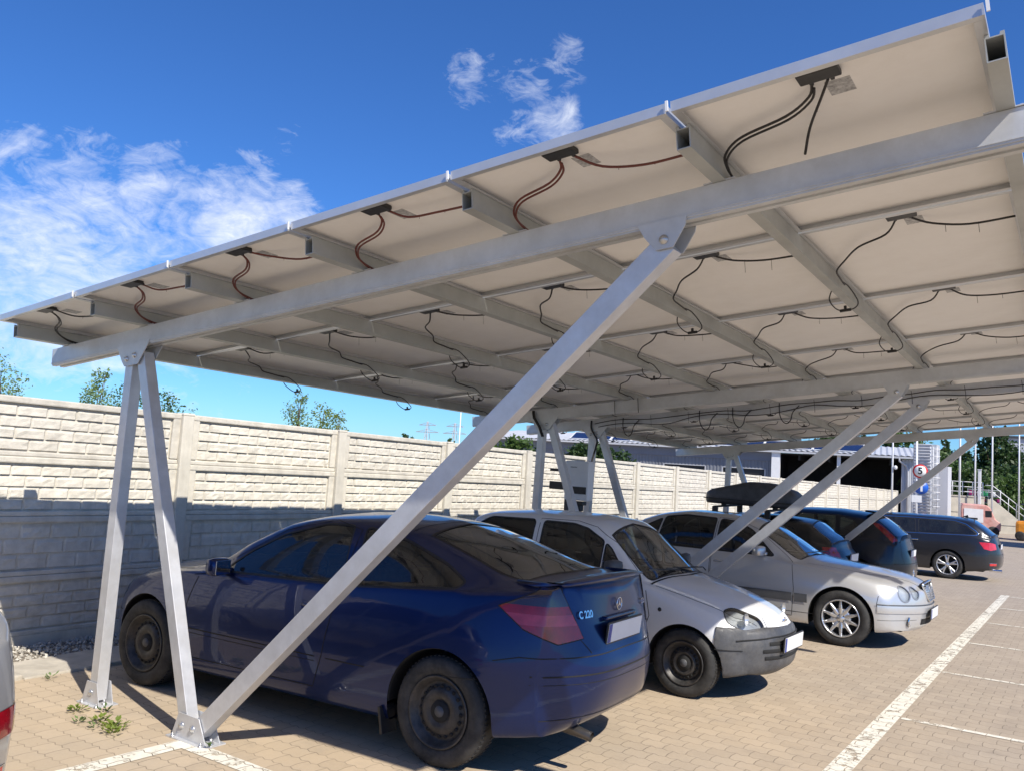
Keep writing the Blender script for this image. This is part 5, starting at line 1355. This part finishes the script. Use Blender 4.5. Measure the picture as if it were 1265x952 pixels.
for h in (.30,.60,.9): m.tube([(-1.5,-.3,h),(.2,.4,h),(1.1,.8,h)],.022,6)
m.build('rails',mt['white'],t)
for k in range(6):
    m=MB(); f=k/5; m.tube([(-1.5+2.6*f,-.3+1.1*f,0),(-1.5+2.6*f,-.3+1.1*f,.92)],.025,6); m.build('post',mt['white'],t)
# rack of coloured goods
t=empty('storage_rack',(-.5,56.6,-1.25),'wire rack with magenta, green and white items on the top of the wall','rack')
m=MB()
for z in (1.75,2.15,2.55): m.bar((-.95,-.3,z),(.75,.4,z),.35,.03)
for x in (-.95,-.4,.15,.75): m.box((x,-.05+x*.41,1.3),(.04,.04,2.6))
m.build('frame',mt['galv'],t)
rg=random.Random(2)
for i,(x,mk) in enumerate(((-.82,'magenta'),(-.6,'magenta'),(-.38,'white'),(-.16,'green'),(.02,'green'),(.24,'trim'),(.42,'white'),(.6,'trim'))):
    m=MB(); m.box((x,-.08+x*.41,2.32),(.17,.2,.30),bev=.04); m.build('crate',mt[mk],t)
    m=MB(); m.box((x+.04,-.08+x*.41,1.92),(.15,.2,.22),bev=.04); m.build('crate',mt[['trim','white','black','magenta'][i%4]],t)
# pink and white van
t=empty('small_van',(-.35,50.8,gz(-.35,50.8)),'small pink and white van parked beyond the dark estate car','van')
t.rotation_euler=(0,0,R_(12))
m=MB(); m.prism([(-.95,.30),(.62,.30),(.98,.36),(1.0,.80),(.72,1.02),(.48,1.62),(.30,1.76),(-.90,1.78),(-.98,1.6)],-.75,.75,lambda a_,b_,d_:(a_,d_*(1-.06*max(0,b_-.9)),b_)); o=m.build('body',mt['pinkp'],t); bv=o.modifiers.new('b','BEVEL'); bv.width=.06; bv.segments=3
m=MB(); m.box((-.35,-.745,1.15),(.95,.012,.75),bev=.004); m.build('side_panel',mt['white'],t)
m=MB(); m.box((.38,-.735,1.28),(.32,.014,.36),bev=.004); m.build('side_window',mt['black'],t)
m=MB(); m.box((-.45,-.755,.98),(.6,.008,.10)); m.build('stripe',mt['black'],t)
for x in (-.6,.6):
    for sg in (-1,1):
        w_=MB(); w_.lathe([(0,0),(.2,-.0),(.3,.01),(.31,.04),(.31,.16),(0,.16)],24,c=(x,sg*.72-.08,.31)); w_.build('wheel',mt['tyre'],t)
t=empty('forklift',(1.75,49.6,gz(1.75,49.6)),'orange yard vehicle with dark cab cut by the right edge of the frame','forklift')
m=MB(); m.box((.25,0,.62),(.95,1.3,.85),bev=.15); m.build('body',mt['orange'],t)
m=MB(); m.box((.15,0,1.45),(.06,.06,.9)); m.box((.65,0,1.45),(.06,.06,.9)); m.box((.4,0,1.92),(.8,1.0,.06),bev=.02); m.build('cab_guard',mt['black'],t)
m=MB(); m.box((.3,0,1.2),(.35,.45,.35),bev=.08); m.build('seat',mt['signblue'],t)
for x in (0,.6): 
    w_=MB(); w_.lathe([(0,0),(.15,0),(.25,.01),(.26,.15),(0,.15)],20,c=(x,-.66,.26)); w_.build('wheel',mt['tyre'],t)
# far pale block
t=empty('office_block',(2.5,101,-1.5),'pale rendered office block far right above the trees','building')
m=MB(); m.box((1.5,0,4),(13,8,8)); m.build('wall',mt['paleb'],t)
m=MB(); m.box((1.5,0,8.05),(13.3,8.3,.25)); m.build('roof_edge',mt['trim'],t)
for i in range(6):
    for j in range(2): m=MB(); m.box((-3.6+i*1.9,-4.02,2.6+j*2.8),(1.0,.06,1.3)); m.build('window',mt['black'],t)
t=empty('shadow_block',(8.4,42.6,-1.2),'plain block added out of view right of the driveway for its shadow on the yard','building')  # unseen block, added to cast the dark shadow band across the far yard
m=MB(); m.box((0,0,2.9),(5.0,5.2,5.8)); m.build('wall',mt['paleb'],t)
m=MB(); m.box((0,0,5.87),(5.4,5.6,.14)); m.build('roof',mt['trim'],t)
for i in range(2): m=MB(); m.box((-2.52,-1.2+i*2.4,2.9),(.05,1.2,1.1)); m.build('window',mt['black'],t)
# pylons
for i,(x,y) in enumerate(((-165,196),(-158,201))):
    t=empty('power_pylon',(x,y,-2),'grey lattice power pylon on the horizon, '+('left' if i==0 else 'right')+' one of the pair','pylon','far power pylons')
    m=MB(); H=12.5
    for sx in(-1,1):
        for sy in (-1,1): m.bar((sx*1.2,sy*1.2,0),(sx*.15,sy*.15,H),.16,.16)
    for k in range(7):
        z0=k*H/7; z1=(k+1)*H/7; w0=1.2-1.05*k/7; w1_=1.2-1.05*(k+1)/7
        m.bar((-w0,-w0,z0),(w1_,-w1_,z1),.09,.09); m.bar((w0,-w0,z0),(-w1_,-w1_,z1),.09,.09)
    m.build('tower',mt['galv'],t)
    m=MB(); 
    for z,l in ((9.2,4.6),(11.4,3.4)): m.bar((-l,0,z),(l,0,z),.22,.22); m.bar((-l,0,z),(0,0,z+.9),.12,.12); m.bar((l,0,z),(0,0,z+.9),.12,.12)
    m.build('cross_arm',mt['galv'],t)
# ---------------------------------------------------------------- trees
G1='saplings showing above the fence'; G2='trees beyond the yard'
def tree(name,x,y,ztop,zb,blobs,n,leaf,mat,label,group,seed,trunk_r=.08,spread=.55,limbs=8):
    # blobs: list of (dx,dy,z,r) crown lumps (world z)
    rg=random.Random(seed); root=empty(name,(x,y,zb),label,'tree',group)
    tm=MB(); H=ztop-zb
    tm.tube([(0,0,-.2),(rg.uniform(-.05,.05)*H*.3,0,H*.35),(rg.uniform(-.1,.1)*H*.3,rg.uniform(-.1,.1)*H*.2,H*.7),(0,0,H*.93)],[trunk_r,trunk_r*.8,trunk_r*.5,trunk_r*.12],8)
    for (dx,dy,z,r) in blobs:
        for q in range(2):
            b0=Vector((0,0,max(.2,(z-zb)*rg.uniform(.45,.75)))); e=Vector((dx+rg.uniform(-.6,.6)*r,dy+rg.uniform(-.6,.6)*r,z-zb+rg.uniform(-.2,.5)*r))
            tm.tube([b0,b0.lerp(e,.5)+Vector((0,0,.08*H*.3)),e],[trunk_r*.5,trunk_r*.3,trunk_r*.08],5)
    tm.build('trunk',mt['trunkm'],root)
    V=[];F=[]; tot=sum(b[3]**2 for b in blobs)
    for (dx,dy,z,r) in blobs:
        cnt=int(n*r*r/tot); nc=max(8,cnt//(26 if group==G2 else 11))
        cl=[]
        for q in range(nc):
            v=Vector((rg.gauss(0,1),rg.gauss(0,1),rg.gauss(0,1))).normalized()*r*rg.uniform(.45,1.08)**.7
            v.z*=1.0; cl.append(Vector((dx,dy,z-zb))+v)
        for q in range(cnt):
            c=cl[rg.randrange(nc)]+Vector((rg.gauss(0,1),rg.gauss(0,1),rg.gauss(0,1)))*r*.16*spread/.55
            l=leaf*rg.uniform(.6,1.4); a=Vector((rg.gauss(0,1),rg.gauss(0,1),rg.gauss(0,.8))).normalized(); b=a.cross(Vector((rg.gauss(0,1),rg.gauss(0,1),rg.gauss(0,1)))).normalized()
            i=len(V); V+= [c-a*l*.5,c+b*l*.28,c+a*l*.5,c-b*l*.28]; F.append((i,i+1,i+2,i+3))
    cm=MB(); cm.add(V,F); cm.build('crown',mat,root,fix=False)
    return root
def sap(x,y,ztop,w,seed,mat,lab,n=900):
    rg=random.Random(seed); zb=-.3; bl=[]
    k=5
    for i in range(k):
        f=i/(k-1); bl.append((rg.uniform(-.12,.12)*w,rg.uniform(-.12,.12)*w,ztop-.12-(1-f)*(1.5),w*(.26+.50*(1-f))))
    tree('sapling',x,y,ztop,zb,bl,int(n*5.0),.052,mat,lab,G1,seed,.03,.9)
sap(-11.4,3.7,3.05,.85,1,mt['leafs'],'slender sapling above the fence at the far left edge')
sap(-10.1,4.8,2.95,.55,2,mt['leafs'],'tall thin sapling tip left of the nearest carport leg')
sap(-9.9,5.3,2.55,1.0,3,mt['leaf'],'bushy green sapling behind the nearest carport leg',1500)
sap(-9.2,5.55,2.52,.9,4,mt['leaf'],'green sapling right of the nearest carport leg',1300)
sap(-9.5,8.9,2.95,.55,5,mt['leafs'],'thin silver green sapling above the fence left of the brace',800)
sap(-9.1,9.2,2.62,.75,6,mt['leafy'],'yellow green sapling above the fence left of the brace',1000)
sap(-8.75,9.45,2.55,.55,7,mt['leafy'],'low yellow green sapling beside a fence post left of the brace',700)
def clump(name,x,y,ztop,zb,w,seed,n,leaf,mat,lab,h=None):
    n=int(n*1.5)
    rg=random.Random(seed); bl=[]; h=h or (ztop-zb)*.6
    for i in range(9):
        a=rg.uniform(0,6.28); rr=w*.5*rg.random()**.6; z=ztop-w*.28-rg.random()*h*.75
        bl.append((math.cos(a)*rr,math.sin(a)*rr*.6,z,w*rg.uniform(.20,.33)))
    bl.append((rg.uniform(-.1,.1)*w,0,ztop-w*.24,w*.22))
    tree(name,x,y,ztop,zb,bl,n,leaf,mat,lab,G2,seed,.16)
clump('broadleaf_tree',-21,33.9,2.75,-1,4.2,11,5200,.24,mt['leaf'],'rounded green bush above the fence left of the second carport frame')
clump('broadleaf_tree',-18.2,35.8,2.75,-1,3.2,12,4200,.24,mt['leafd'],'green bush above the fence between the second frame legs')
clump('broadleaf_tree',-16.6,36.6,2.35,-1,2.6,13,2600,.24,mt['leafd'],'low dark bush above the fence right of the second frame legs')
clump('broadleaf_tree',-25.8,30.7,2.62,-1,1.0,14,500,.2,mt['leafd'],'tiny dark treetop above the fence left of the pylons')
clump('broadleaf_tree',-23.8,32.1,2.52,-1,1.6,15,800,.2,mt['leaf'],'small treetop above the fence below the pylons')
clump('broadleaf_tree',-22.9,32.9,2.55,-1,1.4,16,800,.2,mt['leafd'],'small dark treetop above the fence beside the far mast')
clump('broadleaf_tree',-15.6,93,6.3,-1.5,7,17,5000,.42,mt['leafd'],'treetop above the warehouse roof between the two rear braces')
clump('broadleaf_tree',-11.6,94.5,6.6,-1.5,6,18,5000,.42,mt['leaf'],'olive treetop above the right end of the warehouse roof')
clump('conifer_tree',-7.9,97.7,6.1,-1.5,1.7,19,1500,.35,mt['leafd'],'small dark conifer tip right of the stair tower')
clump('broadleaf_tree',-4.2,66.3,3.2,-1.3,5.0,21,8000,.30,mt['leaf'],'rounded green tree right of the stair tower',5)
clump('broadleaf_tree',-2.6,64.8,2.2,-1.3,4.4,22,7000,.28,mt['leafd'],'dark green tree behind the retaining wall',4)
clump('broadleaf_tree',-1.5,72.8,5.9,-1.3,6.2,23,11000,.32,mt['leafd'],'tallest dark green tree above the storage rack',6)
clump('broadleaf_tree',.9,65,2.6,-1.3,5.4,24,9000,.28,mt['leaf'],'broad green tree behind the ramp handrail',5)
clump('broadleaf_tree',-6.3,78,3.9,-1.3,5.0,25,6000,.32,mt['leaf'],'light green tree behind the tower and the mast',5)
clump('broadleaf_tree',-3.6,70.5,3.3,-1.3,5.5,27,7000,.30,mt['leafd'],'dark tree filling the gap behind the thin masts',5)
clump('broadleaf_tree',3.6,70,3.6,-1.3,6.0,26,6000,.32,mt['leafd'],'dark tree at the right edge of the frame',5)
# ---------------------------------------------------------------- weeds
rg=random.Random(9)
for i,(x,y,n,r,mk,lab) in enumerate(((-.97,-.15,40,.06,'leafy','small green weed at the foot of the outer leg bracket'),(-.74,-.26,14,.05,'leafs','dry brownish weed left of the yellow green tuft'),(-.58,-.24,16,.05,'leafs','dry weed in front of the yellow green tuft'),(-.83,-.03,14,.035,'leaf','tiny green weed right of the outer leg bracket'),(-.66,-.15,40,.06,'leafy','upper part of the yellow green weed tuft between the legs'),(-.50,-.16,70,.085,'leafy','largest yellow green weed tuft between the legs'),(-.39,-.22,40,.06,'leafy','lowest yellow green weed tuft between the legs'),(-1.90,.14,16,.05,'leafs','small weed at the kerb edge'),(.25,.0,8,.02,'leaf','tiny weed at the tip of the inner leg bracket'))):
    m=MB(); 
    for k in range(n):
        a=rg.uniform(0,6.28); rr=r*rg.random(); c=Vector((rr*math.cos(a),rr*math.sin(a),rg.uniform(.004,.03))); d=Vector((math.cos(a),math.sin(a),rg.uniform(.2,1.2))).normalized(); l=rg.uniform(.018,.045); s_=d.cross(Vector((0,0,1))).normalized()*l*.28
        m.add([c,c+d*l*.5+s_,c+d*l,c+d*l*.5-s_],[(0,1,2,3)])
    o=m.build('weed',mt[mk],None,fix=False,loc=(x,y,gz(x,y)+.002)); props(o,lab,'weed','weeds in the paving joints')
# ---------------------------------------------------------------- cars
blue_coupe(); city_car(); saloon()
darkblue=paint('dark_blue_paint',(.004,.008,.016),.3,.30,.08,coat=.45); navy=paint('navy_black_paint',(.003,.005,.009),.3,.28,.08,coat=.45); anth=paint('anthracite_paint',(.018,.019,.024),.4,.28,.08,coat=.6); silv=paint('silver_paint',(.42,.425,.43),.6,.32,.12)
c4=estate(-1.80,10.72,math.pi,'dark blue hatchback with black roof box behind the silver saloon',navy,4.25,1.72,1.40,2.55,.85,.55,'steel',mt['glassdark'],mt['redlens'],zlamp=.86,kindlamp='side')
estate(-1.45,13.50,math.pi,'black blue hatchback with tall rear lamps behind the farthest brace',darkblue,4.34,1.84,1.53,2.64,.87,.62,'multi',mt['glassdark'],mt['redlens'],kindlamp='high',spoiler=True)
estate(-1.09,19.84,math.pi,'anthracite estate car with bright five spoke wheels, farthest car of the row',anth,4.91,1.86,1.47,2.97,.86,.60,'five',mt['glassdark'],mt['redlens2'],chromeline=True,antenna=True,r=.325,zlamp=.80)
estate(-2.31,-2.225,math.pi,'silver car cut off by the left edge of the frame',silv,4.3,1.72,1.46,2.60,.85,.35,'multi',mt['glassdark'],mt['redlens'],kindlamp='side',zlamp=.60,lh=.055)
# roof box
t=empty('roof_box',(0,0,0),'long matt black roof box on the dark blue hatchback','roof box'); 
bx,by=-.06,10.72; zr=gz(bx,by)
t.location=(bx,by,zr)
m=MB(); sec=[]; n=18; vs=[];fs=[]
L2=.76
for i in range(n+1):
    u=i/n; x=-L2+2*L2*u; tp=(1-abs(2*u-1)**5)**.5 if 0<u<1 else 0
    wd=.36*(.72+.28*(1-abs(2*u-1)**3)); topz=.36*(.42+.58*min(1,(u*2.2 if u<.5 else (1-u)*2.6+.25)))
    if i==0 or i==n: topz*=.8; wd*=.86
    ring=[]
    for k in range(16):
        a=2*math.pi*k/16; cx_=math.copysign(abs(math.cos(a))**.45,math.cos(a)); sz=math.copysign(abs(math.sin(a))**.6,math.sin(a))
        z=1.60+ (topz*sz*.85 if sz>0 else .10*sz)
        ring.append((x,wd*cx_,z))
    vs+=ring
for i in range(n):
    for k in range(16): fs.append((i*16+k,i*16+(k+1)%16,(i+1)*16+(k+1)%16,(i+1)*16+k))
fs.append(tuple(range(16))); fs.append(tuple(n*16+k for k in range(16)))
m.add(vs,fs,True); b=m.build('box_shell',mt['boxblack'] if 'boxblack' in mt else mt['trim'],t)
m=MB(); m.box((0,0,1.595),(1.50,.745,.012),bev=.004); m.build('lid_seam',mt['black'],t)
for x in (-.45,.42):
    m=MB(); m.bar((x,-.62,1.47),(x,.62,1.47),.06,.03,bev=.008)
    for y in (-.60,.60): m.box((x,y,1.41),(.09,.06,.13),bev=.01)
    for y in (-.2,.2): m.box((x,y,1.50),(.08,.05,.05),bev=.01)
    m.build('roof_bar',mt['black'],t)
# ---------------------------------------------------------------- world, sun, camera
SUN=Vector((.90,-.335,1.0)).normalized()
w=bpy.data.worlds.new('World'); scene.world=w; w.use_nodes=True; nt=w.node_tree; nt.nodes.clear()
out=nt.nodes.new('ShaderNodeOutputWorld'); bg=nt.nodes.new('ShaderNodeBackground'); bg.inputs[1].default_value=.055; nt.links.new(bg.outputs[0],out.inputs[0])
sky=nt.nodes.new('ShaderNodeTexSky'); sky.sky_type='NISHITA'; sky.sun_disc=False; sky.sun_elevation=math.asin(SUN.z); sky.sun_rotation=math.atan2(SUN.x,SUN.y)
sky.air_density=1.0; sky.dust_density=0.0; sky.ozone_density=4.0; sky.altitude=100
tc=nt.nodes.new('ShaderNodeTexCoord'); gen=tc.outputs['Generated']
def vdot(v,d):
    n=nt.nodes.new('ShaderNodeVectorMath'); n.operation='DOT_PRODUCT'; nt.links.new(v,n.inputs[0]); n.inputs[1].default_value=d; return n.outputs['Value']
nrm=nt.nodes.new('ShaderNodeVectorMath'); nrm.operation='NORMALIZE'; nt.links.new(gen,nrm.inputs[0]); dirv=nrm.outputs[0]
blobs=[((-.884,.385,.262),2.8,.7),((-.857,.437,.268),2.9,.7),((-.827,.498,.26),3.6,.9),((-.786,.567,.247),3.8,1.0),((-.752,.607,.256),2.4,.75),((-.889,.42,.183),5.6,1.0),((-.854,.49,.174),5.2,1.0),((-.908,.399,.124),6,.9),((-.822,.535,.196),4.0,.85),((-.899,.392,.194),4.5,.9),((-.876,.46,.143),6,.85),((-.80,.58,.12),6,.5),
 ((-.576,.703,.417),2.0,.58),((-.552,.72,.42),1.7,.42),((-.528,.738,.421),1.8,.42),((-.525,.765,.373),1.8,.46),((-.477,.759,.442),1.7,.36),((-.512,.748,.408),1.4,.46),((-.500,.778,.380),2.1,.60),((-.52,.78,.355),1.6,.4),((-.55,.752,.362),1.3,.3),((-.733,.589,.339),1.3,.45),((-.763,.572,.301),1.8,.32)]
cov=None
for d,r,a in blobs:
    d=Vector(d).normalized(); dt=vdot(dirv,d)
    mr=nt.nodes.new('ShaderNodeMapRange'); mr.interpolation_type='SMOOTHSTEP'; nt.links.new(dt,mr.inputs[0])
    mr.inputs[1].default_value=math.cos(R_(r*1.25)); mr.inputs[2].default_value=math.cos(R_(r*.15)); mr.inputs[3].default_value=0; mr.inputs[4].default_value=a
    cov=mr.outputs[0] if cov is None else math_(nt,'MAXIMUM',cov,mr.outputs[0])
mp=nt.nodes.new('ShaderNodeMapping'); mp.inputs['Scale'].default_value=(1,1,1.9); nt.links.new(dirv,mp.inputs[0])
def wn(scale,det,rough,dist=0):
    n=nt.nodes.new('ShaderNodeTexNoise'); n.inputs['Scale'].default_value=scale; n.inputs['Detail'].default_value=det; n.inputs['Roughness'].default_value=rough; n.inputs['Distortion'].default_value=dist; nt.links.new(mp.outputs[0],n.inputs['Vector']); return n.outputs['Fac']
n1=wn(9,10,.62,1.0); n2=wn(30,7,.68,1.4)
nn=math_(nt,'ADD',math_(nt,'MULTIPLY',n1,.62),math_(nt,'MULTIPLY',n2,.38))
cl=ramp(nt,math_(nt,'ADD',math_(nt,'MULTIPLY',cov,.60),math_(nt,'MULTIPLY',math_(nt,'SUBTRACT',nn,.5),2.1)),.22,.85)
cl=math_(nt,'MULTIPLY',cl,ramp(nt,cov,.02,.25))
cl=math_(nt,'MULTIPLY',cl,.80)
shade=mixc(nt,ramp(nt,n1,.3,.7),(11.5,12.6,15.5),(15.5,16.0,17.0))
SKYMUL=(.68,1.28,2.12)
base=mixc(nt,1.0,sky.outputs[0],SKYMUL,'MULTIPLY')
colr=mixc(nt,cl,base,shade)
nt.links.new(colr,bg.inputs[0])
sl=bpy.data.lights.new('sun','SUN'); sl.energy=5.0; sl.angle=R_(.53); sl.color=(1,.935,.83); so=bpy.data.objects.new('sun',sl); COL.objects.link(so); so.rotation_euler=SUN.to_track_quat('Z','Y').to_euler(); so.location=(20,-10,30)
yaw,pitch,roll,f=.60643,.08206,.05707,1022.71
fw=Vector((-math.sin(yaw)*math.cos(pitch),math.cos(yaw)*math.cos(pitch),math.sin(pitch))); r0=Vector((math.cos(yaw),math.sin(yaw),0)); u0=r0.cross(fw)
r2=r0*math.cos(roll)+u0*math.sin(roll); u2=-r0*math.sin(roll)+u0*math.cos(roll)
cam=bpy.data.cameras.new('camera'); cam.sensor_width=36; cam.lens=36*f/1265; cam.clip_end=3000; cam.clip_start=.05
co=bpy.data.objects.new('camera',cam); COL.objects.link(co); mw=Matrix((r2,u2,-fw)).transposed().to_4x4(); mw.translation=Vector((4.512,-3.2202,1.8504)); co.matrix_world=mw; scene.camera=co
vs=scene.view_settings; vs.view_transform='Standard'; vs.look='None'; vs.gamma=1; vs.exposure=0.38; vs.use_curve_mapping=False
scene.cycles.max_bounces=10; scene.cycles.transparent_max_bounces=16
